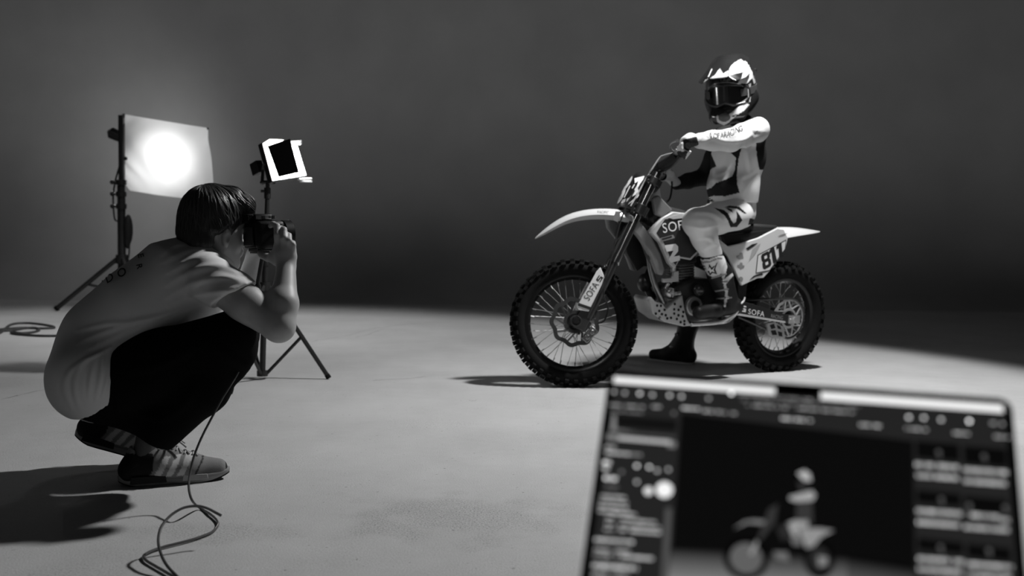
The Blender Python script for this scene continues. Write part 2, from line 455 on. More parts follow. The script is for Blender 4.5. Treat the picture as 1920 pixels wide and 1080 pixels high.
for i, (y, z) in enumerate(prof):
    for x in np.linspace(-16, 16, 9): V.append((x, y, z))
for i in range(len(prof)-1):
    for j in range(8): F.append((i*9+j, i*9+j+1, (i+1)*9+j+1, (i+1)*9+j))
wl.add(V, F)
structure(wl.build('wall_back', mat('painted_cove', .42, .75, spec=.2, noise=.07, nscale=1.3), smooth=True))
# ------------------------------------------------------------------ the dirt bike
F0 = G(1070, 722); R0 = G(1455, 695)
D3 = nrm(R0-F0); N0 = np.array([D3[1], -D3[0], 0.]); LEAN = math.radians(3.5); ZZ = np.array([0, 0, 1.])
zb = ZZ*math.cos(LEAN)+N0*math.sin(LEAN); nb = N0*math.cos(LEAN)-ZZ*math.sin(LEAN)
def Lq(s, l, z): return F0+D3*s+nb*l+zb*z
def bk(px, py, l=0.0): return PL(px, py, F0+nb*l, nb)
def sl(p):
    q = p-F0; return np.array([q@D3, q@nb, q@zb])
WB = float(np.linalg.norm(R0-F0)); AXF = Lq(0, 0, .345); AXR = Lq(WB, 0, .338)
RAKE, STEER = math.radians(27), math.radians(29)
av = zb*math.cos(RAKE)+D3*math.sin(RAKE); fv = -D3*math.cos(RAKE)+zb*math.sin(RAKE)
f2 = fv*math.cos(STEER)-nb*math.sin(STEER); w2 = nb*math.cos(STEER)+fv*math.sin(STEER)
def Q(f, w, a): return AXF+f2*f+w2*w+av*a
def fk(px, py, w=0.0): return PL(px, py, AXF+w2*w, w2)
def fq(p):
    q = p-AXF; return np.array([q@f2, q@w2, q@av])
for nm, p in (('lgrip', fk(1288, 276, .36)), ('rgrip', fk(1246, 350, -.36)), ('clampL', fk(1205, 392, .09)), ('clampU', fk(1228, 340, .09)), ('fend', fk(1170, 405, 0)), ('tip', fk(1003, 447, 0))):
    print(nm, fq(p).round(3))

bike = thing('motorcycle', 'white and black dirt bike with knobbly tyres and 811 on its rear side panel', 'motorcycle', Lq(WB/2, 0, 0)*[1, 1, 0])

def wheel(name, c, e1, e2, n, R, sec, wd, rim_r, rows, kn, nspoke, hub_r, phase=0.0):
    """rim part with tyre, hub and spokes below it"""
    r = MB(); V = []; Fc = []; prof = [(rim_r, -.5), (rim_r+.012, -.5), (rim_r-.004, -.3), (rim_r-.016, 0), (rim_r-.004, .3), (rim_r+.012, .5), (rim_r, .5), (rim_r-.012, .42), (rim_r-.026, 0), (rim_r-.012, -.42)]
    seg = 72; m = len(prof)
    for i in range(seg):
        a = 2*math.pi*i/seg; e = e1*math.cos(a)+e2*math.sin(a)
        for rr, w in prof: V.append(c+e*rr+n*w*wd*.62)
    for i in range(seg):
        for j in range(m): Fc.append((i*m+j, ((i+1) % seg)*m+j, ((i+1) % seg)*m+(j+1) % m, i*m+(j+1) % m))
    r.add(V, Fc); rim = r.build(name, mat('black_rim', .02, .25, .6), bike)
    t = MB(); V = []; Fc = []; rc = (R-.013+rim_r)/2; rad = (R-.013-rim_r)/2; ns = 16
    for i in range(seg):
        a = 2*math.pi*i/seg; e = e1*math.cos(a)+e2*math.sin(a)
        for j in range(ns):
            b = 2*math.pi*j/ns; V.append(c+e*(rc+rad*math.cos(b))+n*(math.sin(b)*wd/2))
    for i in range(seg):
        for j in range(ns): Fc.append((i*ns+j, ((i+1) % seg)*ns+j, ((i+1) % seg)*ns+(j+1) % ns, i*ns+(j+1) % ns))
    t.add(V, Fc)
    for i in range(kn):
        for row, (ang, hw, hl) in enumerate(rows):
            a = 2*math.pi*(i+(.5 if row % 2 else 0))/kn+phase
            e = e1*math.cos(a)+e2*math.sin(a); g = -e1*math.sin(a)+e2*math.cos(a)
            nn = e*math.cos(ang)+n*math.sin(ang); sd = n*math.cos(ang)-e*math.sin(ang)
            p = c+e*(rc+rad*math.cos(ang))+n*(math.sin(ang)*wd/2)
            t.box(p+nn*.005, nn*.012, g*hl, sd*hw)
    t.build('tyre', rubber, rim)
    h = MB(); h.disc(c, n, hub_r*.62, .10, 24); h.disc(c+n*.045, n, hub_r, .008, 24); h.disc(c-n*.045, n, hub_r, .008, 24); h.disc(c, n, .018, .2, 16)
    h.build('hub', darkm, rim)
    for i in range(nspoke):
        a = 2*math.pi*i/nspoke+.05; sd = 1 if i % 2 else -1; off = (.55 if (i//2) % 2 else -.55)
        e = e1*math.cos(a)+e2*math.sin(a); eh = e1*math.cos(a+off)+e2*math.sin(a+off)
        k = MB(); k.rod(c+eh*hub_r*.95+n*sd*.043, c+e*(rim_r-.02), .0019, 6)
        k.rod(c+e*(rim_r-.045)+n*sd*.004, c+e*(rim_r-.02), .0034, 6); k.build('spoke', alu, rim)
    return rim
fr_rows = [(-1.05, .008, .011), (-.55, .009, .012), (0, .013, .011), (.55, .009, .012), (1.05, .008, .011)]
fwheel = wheel('front_wheel', AXF, f2, av, w2, .347, .04, .084, .262, fr_rows, 40, 36, .052)
re_rows = [(-1.0, .011, .014), (-.5, .011, .015), (0, .016, .013), (.5, .011, .015), (1.0, .011, .014)]
rwheel = wheel('rear_wheel', AXR, D3, zb, nb, .340, .05, .118, .236, re_rows, 34, 32, .058)
# brake disc and caliper
m = MB(); dc = AXF+w2*.062
m.ring(dc, w2, .133, .110, .005, 72, wave=.006, nw=9); m.ring(dc, w2, .062, .044, .006, 36)
for i in range(9):
    a = 2*math.pi*i/9; e = f2*math.cos(a)+av*math.sin(a); e_2 = f2*math.cos(a+.45)+av*math.sin(a+.45)
    m.rod(dc+e*.056, dc+e_2*.113, .005, 8)
m.build('brake_disc', mat('disc_steel', .10, .35, .8), bike)
m = MB(); cp = dc-f2*.10-av*.03; x_ = nrm(-f2*.3+av)
m.box(cp, x_*.045, np.cross(w2, x_)*.022, w2*.025); m.disc(cp+w2*.028+x_*.018, w2, .014, .01, 16); m.disc(cp+w2*.028-x_*.018, w2, .014, .01, 16)
m.box(cp+f2*.03+av*.035, x_*.03, np.cross(w2, x_)*.012, w2*.01)
m.build('brake_caliper', midm, bike, bevel=.004)
m = MB(); m.disc(AXF+w2*.10, w2, .017, .06, 6); m.disc(AXF+w2*.115, w2, .024, .02, 18); m.build('axle_nut', chrome, bike)
# fork
FO = -.052
for s in (1, -1):
    w = .103*s
    m = MB(); m.rod(Q(FO, w, .40), Q(FO, w, .91), .0265, 24); m.rod(Q(FO, w, .385), Q(FO, w, .425), .030, 24); m.rod(Q(FO, w, .90), Q(FO, w, .93), .024, 20)
    leg = m.build('fork_leg', mat('fork_tube', .22, .2, .95), bike)
    m = MB(); m.rod(Q(FO, w, .04), Q(FO, w, .40), .0235, 20); m.build('fork_slider', darkm, leg); m = MB(); m.disc(Q(FO, w, .392), av, .0285, .03, 20); m.build('fork_seal', chrome, leg)
    m = MB(); m.box(Q(FO*.6, w, .02), f2*.034, w2*.02, av*.055); m.disc(Q(0, w, 0), w2, .032, .044, 20); m.build('axle_lug', mat('dark_cast', .05, .4, .6), leg, bevel=.005)
m = MB()
for a, hh in ((.70, .028), (.875, .02)):
    m.box(Q(-.06, 0, a), f2*.04, w2*.12, av*hh)
    for s in (1, -1): m.disc(Q(FO, .103*s, a), av, .042, hh*2, 24)
    for s in (1, -1):
        for q in (-.6, .6): m.disc(Q(FO+.03, .103*s, a+q*hh), w2, .006, .09, 8)
m.build('triple_clamp', mat('clamp_metal', .03, .35, .5), bike, bevel=.004)
# fork guards (plates standing off the sliders)
for s in (1, -1):
    w = .103*s+(.032 if s > 0 else -.032)
    if s > 0: P = [fk(x, y, w) for x, y in ((1126, 501), (1134, 520), (1129, 533), (1104, 584), (1085, 581), (1082, 574), (1108, 528), (1119, 508))]
    gp = [fq(p) for p in P] if s > 0 else gp
    m = MB(); m.prism([Q(g[0], w, g[2]) for g in gp], -w2*.012*s); 
    gd = m.build('fork_guard', whitep, bike, bevel=.003)
    if s > 0: guard = gd
m = MB(); B1 = fk(1083, 572, .14); B2 = fk(1106, 581, .14)
m.prism([fk(x, y, .136) for x, y in ((1085, 568), (1108, 576), (1106, 581), (1083, 573))], w2*.002); m.build('guard_band', decb, bike)
u = np.array([33, -52.])/62; v = np.array([-.85, -.53])
lettering('fork_lettering', 'SOFA', (1104, 565), u*10.2, v*13, [guard], decb, guard, 1.12)
V2, F2_ = s_mark((1125.5, 529.5), u*10.5, v*9.5); lay('fork_mark', V2, F2_, [guard], decb, guard)
# brake line on the fork
m = MB(); m.tube(curve_pts([Q(.02, .13, .78), Q(.02, .142, .62), Q(-.01, .145, .45), fk(1132, 545, .15), fk(1140, 575, .15), fk(1134, 600, .13), fk(1122, 606, .1)], 8), .0042, 8); m.build('brake_line', blackm, bike)
# rod in front of the fork (far leg's cable)
# front fender: an arched channel from the clamp to the pointed tip
cl = [(1186, 399), (1168, 395), (1140, 392.5), (1112, 393), (1085, 397), (1060, 405), (1038, 418), (1018, 433.5), (1003, 447.5)]
hw = [.050, .060, .066, .068, .067, .064, .057, .043, .010]; dr = [.052, .050, .046, .043, .040, .036, .030, .020, .003]
C_ = [fq(fk(x, y, 0)) for x, y in cl]
V = []; Fc = []; nu = 13
for i, c in enumerate(C_):
    a_, b_ = C_[max(i-1, 0)], C_[min(i+1, len(C_)-1)]; t = nrm(np.array([b_[0]-a_[0], 0, b_[2]-a_[2]])); up_ = np.array([-t[2], 0, t[0]])
    if up_[2] < 0: up_ = -up_
    for j in range(nu):
        x = -1+2*j/(nu-1); g = c+np.array([0, hw[i]*x*(1-.06*x*x), 0])-up_*dr[i]*(abs(x)**2.6)
        V.append(Q(*g))
for i in range(len(C_)-1):
    for j in range(nu-1): Fc.append((i*nu+j, i*nu+j+1, (i+1)*nu+j+1, (i+1)*nu+j))
fen = link('front_fender', V, Fc, mat('fender_plastic', .62, .25, coat=.4), bike, True)
so = fen.modifiers.new('thick', 'SOLIDIFY'); so.thickness = .004; so.offset = -1
ss = fen.modifiers.new('sub', 'SUBSURF'); ss.levels = 2; ss.render_levels = 2
lettering('fender_lettering', 'PACIFIC', (1120, 400.5), np.array([4.4, .15]), np.array([-.3, -4.4]), [fen], decg, fen, off=.006)
m = MB(); m.prism([fk(x, y, .068) for x, y in ((1154, 397), (1165, 397), (1158, 417), (1148, 412))], w2*.006); m.build('fender_bracket', greyp, bike)
# front number plate, wrapped round the fork tops
V = []; Fc = []; nu = 15; na = 6
ph = [(.685, .020, .070), (.70, .030, .088), (.75, .036, .096), (.82, .034, .090), (.89, .022, .070), (.915, .014, .050)]
for a, f, hwid in ph:
    for j in range(nu):
        x = -1+2*j/(nu-1); V.append(Q(f+.03-.085*abs(x)**2.2, hwid*x, a))
for i in range(na-1):
    for j in range(nu-1): Fc.append((i*nu+j, i*nu+j+1, (i+1)*nu+j+1, (i+1)*nu+j))
npl = link('front_number_plate', V, Fc, mat('plate_black', .012, .35), bike, True)
so = npl.modifiers.new('thick', 'SOLIDIFY'); so.thickness = .004
# digits of the front plate: drawn on the plate itself, so from here they are seen edge-on
tv, tf = text_shape('811', 1.0, 4, .05); tv = tv-[tv[:, 0].mean(), 0]; tv, tf = subdivide(tv, tf, .2)
out = []
for p in tv:
    w = -p[0]*.095; a = .712+p[1]*.165; x = w/.095
    f = np.interp(a, [q[0] for q in ph], [q[1] for q in ph]); out.append(Q(f+.0335-.085*abs(x)**2.2+.003, w, a))
link('plate_digits', out, tf, decw, npl, False)
m = MB(); B_ = bvh_of([npl])
def c9(pts): return np.array([(1150+x/9.818, 300+y/9.818) for x, y in pts])
for poly in (((395, 345), (575, 300), (550, 370), (495, 445), (440, 470), (460, 395), (400, 440)), ((440, 470), (495, 445), (455, 520), (475, 610), (473, 662), (440, 705), (280, 825), (268, 812), (420, 690), (445, 640), (438, 600), (420, 640), (300, 710), (260, 770), (245, 775), (255, 720), (310, 690)),
             ((150, 790), (180, 735), (235, 710), (225, 770), (165, 800)), ((308, 475), (326, 485), (217, 700), (202, 690)), ((345, 520), (388, 450), (402, 463), (357, 537))):
    lay('plate_stripe', c9(poly), [tuple(t) for t in tessellate_polygon([[Vector((p[0], p[1], 0)) for p in poly]])], B_, decw, npl, .004)
# handlebar, grips, controls
gl = fq(fk(1288, 276, .37)); gr_ = np.array([gl[0], -.37, gl[2]])
bar0 = (-.05, 0, .90)
bp = curve_pts([Q(gl[0], .40, gl[2]), Q(gl[0], .25, gl[2]-.004), Q(gl[0]*.55-.035, .14, .99), Q(-.062, .07, .955), Q(-.062, -.07, .955), Q(gl[0]*.55-.035, -.14, .99), Q(gl[0], -.25, gl[2]-.004), Q(gl[0], -.40, gl[2])], 8)
m = MB(); m.tube(bp, .0142, 14); bar = m.build('handlebar', mat('bar_metal', .04, .3, .7), bike)
for s in (1, -1):
    m = MB(); m.rod(Q(gl[0], .405*s, gl[2]), Q(gl[0], .27*s, gl[2]-.004), .0175, 16); m.disc(Q(gl[0], .272*s, gl[2]-.004), w2, .027, .006, 18); m.build('grip', rubber, bar)
    m = MB(); m.tube(curve_pts([Q(gl[0]+.02, .20*s, gl[2]), Q(gl[0]+.06, .22*s, gl[2]+.004), Q(gl[0]+.075, .30*s, gl[2]+.006), Q(gl[0]+.06, .385*s, gl[2]+.004)], 6), [.006]*18+[.009], 8); m.build('lever', alu, bar)
    m = MB(); m.box(Q(gl[0]+.018, .20*s, gl[2]), f2*.022, w2*.028, av*.016); m.disc(Q(gl[0]+.02, .17*s, gl[2]+.012), av, .012, .012, 12); m.build('perch', mat('perch', .12, .35, .7), bar, bevel=.004)
m = MB(); 
for s in (1, -1):
    m = MB(); m.box(Q(-.062, .05*s, .925), f2*.022, w2*.02, av*.036); m.build('bar_clamp', midm, bike, bevel=.005)

m = MB(); m.tube(curve_pts([Q(-.07, -.15, 1.0), Q(-.05, -.07, .975), Q(-.05, .07, .975), Q(-.075, .15, 1.0), Q(-.10, .20, 1.035)], 5), .026, 12); m.build('bar_pad', blackm, bike)
m = MB(); m.tube(curve_pts([Q(gl[0]+.03, .17, gl[2]+.01), fk(1243, 292, .12), fk(1236, 297, .11), fk(1222, 318, .10), fk(1212, 335, .09), Q(.0, .10, .70)], 8), .0045, 8); m.build('clutch_cable', paleg, bike)
m = MB(); m.tube(curve_pts([bk(1246, 335, -.2), bk(1255, 331, -.22), bk(1260, 345, -.22), bk(1256, 372, -.16), bk(1246, 380, -.05)], 8), .0055, 8); m.build('throttle_cable', blackm, bike)
# ---- frame, tank, shrouds
def plate(name, pts, l, t, m, parent=bike, bevel=.004, mirror=False):
    P = [bk(x, y, l) for x, y in pts]; b = MB(); b.prism(P, -nb*t); o = b.build(name, m, parent, bevel=bevel)
    if mirror:
        b = MB(); b.prism([Lq(q[0], -l, q[2]) for q in map(sl, P)], nb*t); b.build(name, m, parent, bevel=bevel)
    return o
def bar_(name, pts, r, m, parent=bike, n=6, seg=12, flat=None):
    b = MB(); b.tube(curve_pts(pts, n), r, seg); return b.build(name, m, parent)
plate('steering_head', ((1213, 345), (1235, 342), (1246, 400), (1222, 420), (1205, 398)), .035, .07, mat('frame_alu', .30, .35, .9))
for l in (.062, -.062):
    b = MB(); b.tube(curve_pts([bk(1222, 395, l*.5), bk(1258, 428, l*1.4), bk(1320, 470, l*1.7), bk(1362, 520, l*1.5), bk(1372, 585, l*1.2)], 6), .022, 10); b.build('frame_spar', mat('frame_alu', .30, .35, .9), bike)
    b = MB(); b.tube(curve_pts([bk(1214, 425, l*.4), bk(1219, 497, l*.6), bk(1234, 548, l), bk(1262, 590, l*1.2), bk(1320, 598, l*1.3), bk(1372, 588, l*1.2)], 6), .017, 10); b.build('down_tube', mat('frame_alu', .30, .35, .9), bike)
plate('fuel_tank', ((1228, 375), (1250, 385), (1284, 393), (1326, 412), (1330, 440), (1290, 452), (1246, 440), (1228, 415)), .10, .20, mat('tank_plastic', .03, .35), bevel=.03)
plate('tank_wing', ((1225, 372), (1236, 366), (1262, 393), (1242, 408), (1230, 402)), .145, .03, greyp, bevel=.008, mirror=True)
plate('shroud', ((1218.5, 435), (1243, 408), (1263, 397), (1290, 400), (1326, 418), (1322, 462), (1296, 488), (1276, 484), (1266, 504), (1256, 495), (1239, 456)), .155, .035, mat('shroud_plastic', .42, .35), bevel=.006, mirror=True)
sh = plate('shroud_graphic', ((1231, 437), (1247, 411), (1300, 406), (1322, 420), (1318, 460), (1294, 484), (1275, 481), (1267, 497), (1260, 489), (1246, 457)), .1565, .004, decb, bevel=0)
plate('shroud_tip', ((1254, 408), (1278, 400), (1282, 409), (1262, 411)), .1600, .004, paleg, bevel=0)
lettering('shroud_lettering', 'SOFA', (1242.5, 437), np.array([15.2, -2.6]), np.array([-2.6, -18.5]), [sh], decw, sh, 1.08)
B_ = bvh_of([sh])
lay('shroud_stripe', np.array([(1236, 447), (1262, 440), (1265, 446), (1241, 453.5)], float), [(0, 1, 2, 3)], [sh], decg, sh)
lay('shroud_stripe', np.array([(1239, 447.5), (1259, 442), (1260, 445), (1242, 450)], float), [(0, 1, 2, 3)], [sh], decb, sh, off=.0025)
NP = np.array([(1246, 460), (1266, 457), (1271, 462), (1271, 471), (1263, 481), (1274, 479), (1275, 488), (1258, 493), (1254, 486), (1262, 470), (1250, 472)], float)
lay('shroud_letter', NP, [tuple(range(11))], [sh], decw, sh, .003)
plate('radiator_guard', ((1183, 402), (1198, 412), (1220, 440), (1238, 475), (1247, 505), (1243, 517), (1233, 514), (1221, 482), (1203, 452), (1188, 433)), .135, .03, greyp, bevel=.008, mirror=True)
plate('radiator', ((1205, 415), (1236, 440), (1256, 500), (1236, 515), (1216, 480)), .12, .035, mat('radiator_fins', .03, .5, .5), bevel=.003, mirror=True)
plate('radiator_wing', ((1168, 442), (1190, 425), (1216, 455), (1224, 488), (1218, 500), (1196, 500), (1180, 480)), -.15, .03, blackp, bevel=.008)
# ---- seat, rear bodywork
plate('seat', ((1268, 396), (1300, 402), (1330, 415), (1350, 422), (1412, 419), (1463, 423), (1454, 432), (1420, 442), (1385, 453), (1350, 444), (1300, 430)), .085, .17, seatm, bevel=.022)
side = plate('side_panel', ((1348, 448), (1366, 462), (1385, 458), (1423, 446), (1458, 428), (1470, 430), (1478, 447), (1473, 467), (1462, 484), (1443, 509), (1432, 521), (1421, 522), (1391, 536), (1376, 503), (1366, 482), (1350, 463)), .135, .02, mat('side_plastic', .60, .3, coat=.3), bevel=.005)
b = MB(); b.prism([Lq(q[0], -.135, q[2]) for q in (sl(bk(x, y, .135)) for x, y in ((1366, 462), (1423, 446), (1458, 428), (1478, 447), (1462, 484), (1421, 522), (1391, 536), (1366, 482)))], nb*.02); b.build('side_panel', mat('side_plastic', .60, .3), bike, bevel=.005)
plate('airbox', ((1352, 440), (1455, 430), (1462, 470), (1425, 512), (1392, 525), (1366, 478)), .105, .21, blackp, bevel=.01)
B_ = bvh_of([side])
def mark(nm, pts, mm, off=.0018, B=None, parent=side):
    return lay(nm, np.array(pts, float), [tuple(range(len(pts)))], B or B_, mm, parent, off)
mark('panel_gap', ((1348, 443.5), (1352, 443), (1392, 461), (1388, 464.5)), decb)
mark('panel_vent', ((1398, 466), (1410, 458), (1421, 455.5), (1413, 462), (1402, 469)), decb)
mark('panel_fold', ((1404, 489), (1410, 468), (1426, 456), (1416, 476)), mat('panel_fold', .36, .4))
mark('number_border', ((1416.5, 512.5), (1420, 478), (1474, 449), (1472, 467), (1443, 507.5), (1431, 511)), decb)
mark('number_field', ((1418, 511), (1421.3, 479), (1472.7, 451.5), (1471, 466.5), (1442.4, 506)), mat('number_field', .66, .4), .0026)
def quadmap(c, uv):
    c = np.array(c, float); return np.array([(c[0]*(1-u)+c[1]*u)*(1-v)+(c[3]*(1-u)+c[2]*u)*v for u, v in uv])/4.154+[1130, 420]
def digit(nm, c, uv, mm, off):
    P = quadmap(c, uv); lay(nm, P, [tuple(t) for t in tessellate_polygon([[Vector((p[0], p[1], 0)) for p in P]])], B_, mm, side, off)
q8 = ((1228, 240), (1292, 206), (1314, 322), (1248, 360))
digit('digit_eight', q8, ((0, .12), (.15, 0), (.85, 0), (1, .12), (1, .40), (.90, .5), (1, .6), (1, .88), (.85, 1), (.15, 1), (0, .88), (0, .6), (.10, .5), (0, .40)), decb, .0036)
for v0, v1 in ((.20, .39), (.61, .80)): digit('digit_counter', q8, ((.34, v0), (.66, v0), (.66, v1), (.34, v1)), mat('number_field', .66, .4), .0046)
for c in (((1292, 200), (1332, 178), (1356, 292), (1306, 318)), ((1348, 166), (1390, 146), (1404, 254), (1360, 282))):
    digit('digit_one', c, ((0, .08), (.40, .0), (1, 0), (1, 1), (.36, 1), (.36, .24), (0, .30)), decb, .0036)
mark('panel_flower', ((1380, 480), (1386, 478), (1387, 474), (1392, 474), (1393, 480), (1394, 484), (1389, 484), (1386, 486), (1381, 484)), decg)
mark('panel_flower', ((1382, 497), (1386, 496), (1388, 492), (1392, 493), (1392, 497), (1396, 498), (1394, 502), (1391, 502), (1389, 505), (1386, 501), (1382, 500)), decg)
mark('panel_bolt', [(1389+4*math.cos(a), 523+4.3*math.sin(a)) for a in np.linspace(0, 6.28, 13)[:-1]], decg)
mark('panel_stripe', ((1404, 526), (1413, 517), (1428, 512), (1431, 515), (1416, 519)), decb)
mark('fender_stripe', ((1457, 444), (1464, 440), (1477, 437), (1470, 441)), decg)
# rear fender: channel from the seat to the pointed tail
cl = [(1440, 428), (1462, 425), (1485, 425.5), (1510, 428.5), (1537, 433)]; hw = [.095, .092, .082, .064, .012]; dr = [.060, .058, .045, .026, .004]
C_ = [sl(bk(x, y, 0)) for x, y in cl]; V = []; Fc = []; nu = 13
for i, c in enumerate(C_):
    for j in range(nu):
        x = -1+2*j/(nu-1); V.append(Lq(c[0]+.02*abs(x)*(i < 4), hw[i]*x, c[2]-dr[i]*abs(x)**2.5))
for i in range(len(C_)-1):
    for j in range(nu-1): Fc.append((i*nu+j, i*nu+j+1, (i+1)*nu+j+1, (i+1)*nu+j))
rf = link('rear_fender', V, Fc, mat('fender_plastic', .62, .25, coat=.4), bike, True)
so = rf.modifiers.new('thick', 'SOLIDIFY'); so.thickness = .004; so.offset = -1
ss = rf.modifiers.new('sub', 'SUBSURF'); ss.levels = 2; ss.render_levels = 2
# ---- engine
cast = mat('engine_cast', .16, .42, .8, noise=.35, nscale=60, bump=.2)
plate('crankcase', ((1262, 540), (1300, 522), (1345, 525), (1366, 550), (1368, 588), (1340, 603), (1290, 604), (1264, 585)), .10, .2, mat('engine_dark', .03, .45, .5), bevel=.018)
b = MB()
for i in range(7):
    t = i/6; b.prism([bk(x, y+t*30, .06) for x, y in ((1274-2*t, 497), (1302, 494), (1302, 497), (1274-2*t, 500))], -nb*.12)
b.prism([bk(x, y, .05) for x, y in ((1276, 492), (1300, 490), (1302, 535), (1276, 537))], -nb*.1)
b.build('cylinder', cast, bike)
plate('cylinder_head', ((1262, 470), (1302, 462), (1308, 492), (1270, 500)), .065, .13, mat('engine_dark', .03, .45, .5), bevel=.01)
b = MB(); c = bk(1302, 574, .115)
b.disc(c-nb*.02, nb, .062, .05, 32, r2=.056); b.build('ignition_cover', mat('cover_metal', .34, .4, .6), bike, bevel=.006)
b = MB(); b.disc(c+nb*.006, nb, .032, .006, 24); b.disc(c+nb*.009, nb, .014, .008, 16); b.build('cover_badge', darkm, bike)
b = MB(); cc_ = bk(1255, 548, .115); b.ball(cc_, (.034, .028, .03)); b.rod(cc_, cc_+nb*.03, .014, 14); b.rod(cc_+D3*.02-zb*.01, cc_+D3*.075-zb*.005, .012, 10); b.rod(cc_-D3*.03+zb*.02, cc_+zb*.05-D3*.01, .011, 10)
for i in range(4): b.disc(cc_+nb*.028+(D3*math.cos(i*1.57)+zb*math.sin(i*1.57))*.02, nb, .005, .012, 8)
b.build('water_pump', mat('pump_metal', .45, .3, .85, noise=.4, nscale=80), bike)
bar_('radiator_hose', [bk(1255, 530, .1), bk(1262, 515, .1), bk(1262, 500, .1)], .016, mat('pump_metal', .45, .3, .85), n=5)
plate('engine_mount', ((1263, 510), (1273, 508), (1273, 528), (1244, 530), (1244, 522), (1262, 521)), .12, .02, mat('mount_metal', .5, .35, .6), bevel=.003)
b = MB(); b.ball(bk(1310, 543, .13), (.036, .036, .036)); b.build('oil_filter_cover', mat('engine_gloss', .05, .25, .6), bike)
bar_('intake', [bk(1308, 490, .02), bk(1335, 500, .02), bk(1365, 495, .02)], .035, blackp)
bar_('exhaust_pipe', [bk(1255, 490, -.06), bk(1225, 500, -.09), bk(1212, 530, -.09), bk(1230, 560, -.10), bk(1290, 560, -.14), bk(1370, 520, -.13), bk(1440, 470, -.12)], .022, darkm)
b = MB(); b.ball(bk(1209, 530, -.09), (.045, .045, .055)); b.build('resonance_chamber', darkm, bike)
# skid plate with its holes
sk = plate('skid_plate', ((1216.6, 562.7), (1221, 556), (1229, 565), (1243, 569), (1250, 579), (1260, 569.6), (1280, 553.4), (1285, 584), (1290, 600), (1297, 611), (1282, 612.5), (1246, 604), (1225, 589)), .125, .15, mat('skid_grey', .42, .45, .2), bevel=.006)
B_ = bvh_of([sk])
holes = [(1232, 573), (1239, 573.5), (1229.5, 588), (1236, 583), (1241, 589), (1248, 591), (1237, 596), (1251, 597), (1265, 570), (1264, 580), (1276, 575), (1272, 581), (1281, 585), (1264, 588), (1272, 591), (1269, 598), (1280, 593), (1276, 604), (1283, 602), (1258, 596), (1283, 608), (1246, 581)]
for x, y in holes:
    lay('skid_hole', np.array([(x+2.3*math.cos(a), y+2.6*math.sin(a)) for a in np.linspace(0, 6.28, 11)[:-1]]), [tuple(range(10))], B_, blackm, sk)
bar_('frame_rail', [bk(1296, 609, .12), bk(1330, 605, .13), bk(1360, 603, .13), bk(1378, 590, .12)], .011, mat('rail_metal', .6, .35, .5))
b = MB(); b.box(bk(1352, 600, .17), D3*.028, nb*.045, zb*.008)
for i in range(5): b.box(bk(1352, 600, .17)+nb*(i-2)*.018+zb*.012, D3*.028, nb*.002, zb*.008)
b.build('foot_peg', midm, bike)
b = MB(); b.box(Lq(*(sl(bk(1352, 600, .17))*[1, -1, 1])), D3*.028, nb*.045, zb*.008); b.build('foot_peg', midm, bike)
# ---- swingarm, sprocket, chain
swa = plate('swingarm', ((1372, 562), (1395, 565), (1475, 590), (1502, 592), (1504, 606), (1475, 606), (1382, 588), (1370, 584)), .118, .032, mat('swingarm_black', .02, .35, .4), bevel=.006)
b = MB(); b.prism([Lq(q[0], -.118, q[2]) for q in (sl(bk(x, y, .118)) for x, y in ((1372, 562), (1395, 565), (1475, 590), (1502, 592), (1504, 606), (1475, 606), (1382, 588), (1370, 584)))], nb*.032); b.build('swingarm', mat('swingarm_black', .02, .35, .4), bike, bevel=.006)
b = MB(); b.box(Lq(*(sl(bk(1384, 575, 0)))), D3*.03, nb*.11, zb*.03); b.build('pivot', darkm, bike, bevel=.005)
plate('swingarm_edge', ((1381, 587), (1473, 602.5), (1473, 606), (1381, 591)), .121, .012, mat('rail_metal', .6, .35, .5), bevel=.001)
plate('swingarm_edge', ((1379, 585), (1388, 566), (1391, 566.5), (1382, 587)), .121, .006, paleg, bevel=.001)
lettering('swingarm_lettering', 'SOFA', (1402, 588.2), np.array([8.4, 1.6]), np.array([1.1, -10.0]), [swa], decw, swa, 1.12)
lettering('swingarm_lettering', 'RACING', (1445, 595.3), np.array([4.3, .8]), np.array([.7, -7.0]), [swa], decg, swa)
V2, F2_ = s_mark((1386.5, 583.3), np.array([11.5, 2.2]), np.array([1.2, -11.5])); lay('swingarm_mark', V2, F2_, [swa], decw, swa)
spc = AXR+nb*.075
b = MB(); b.ring(spc, nb, .124, .108, .006, 64, wave=.0025, nw=48); b.ring(spc, nb, .062, .048, .007, 36)
for i in range(6):
    a = 2*math.pi*i/6+.2
    for o_ in (-.42, .42):
        e = D3*math.cos(a)+zb*math.sin(a); g = D3*math.cos(a+o_)+zb*math.sin(a+o_); b.rod(spc+e*.058, spc+g*.112, .005, 8)
b.build('sprocket', mat('sprocket_alu', .5, .35, .6), bike)
b = MB(); b.box(AXR+nb*.122, D3*.045, nb*.006, zb*.024); b.disc(AXR+nb*.13, nb, .019, .014, 6); b.disc(AXR+nb*.128-D3*.035, nb, .008, .012, 8); b.build('axle_block', mat('axle_metal', .5, .3, .8), bike, bevel=.002)
b = MB(); q0 = sl(spc); top = [Lq(q0[0], .075, q0[2]+.123), bk(1380, 563, .075)]; bot = [Lq(q0[0], .075, q0[2]-.123), bk(1384, 594, .075)]
b.tube([top[0], top[1]], .008, 6); b.tube([bot[0], bot[1]], .008, 6)
b.tube([spc+(D3*math.cos(a)+zb*math.sin(a))*.123 for a in np.linspace(-1.57, 1.57, 20)], .008, 6); b.build('chain', darkm, bike)
cg = plate('chain_guide', ((1439, 606), (1452, 603), (1470, 612), (1473, 634), (1452, 634), (1442, 628)), .095, .035, mat('guide_grey', .34, .5), bevel=.004)
B_ = bvh_of([cg])
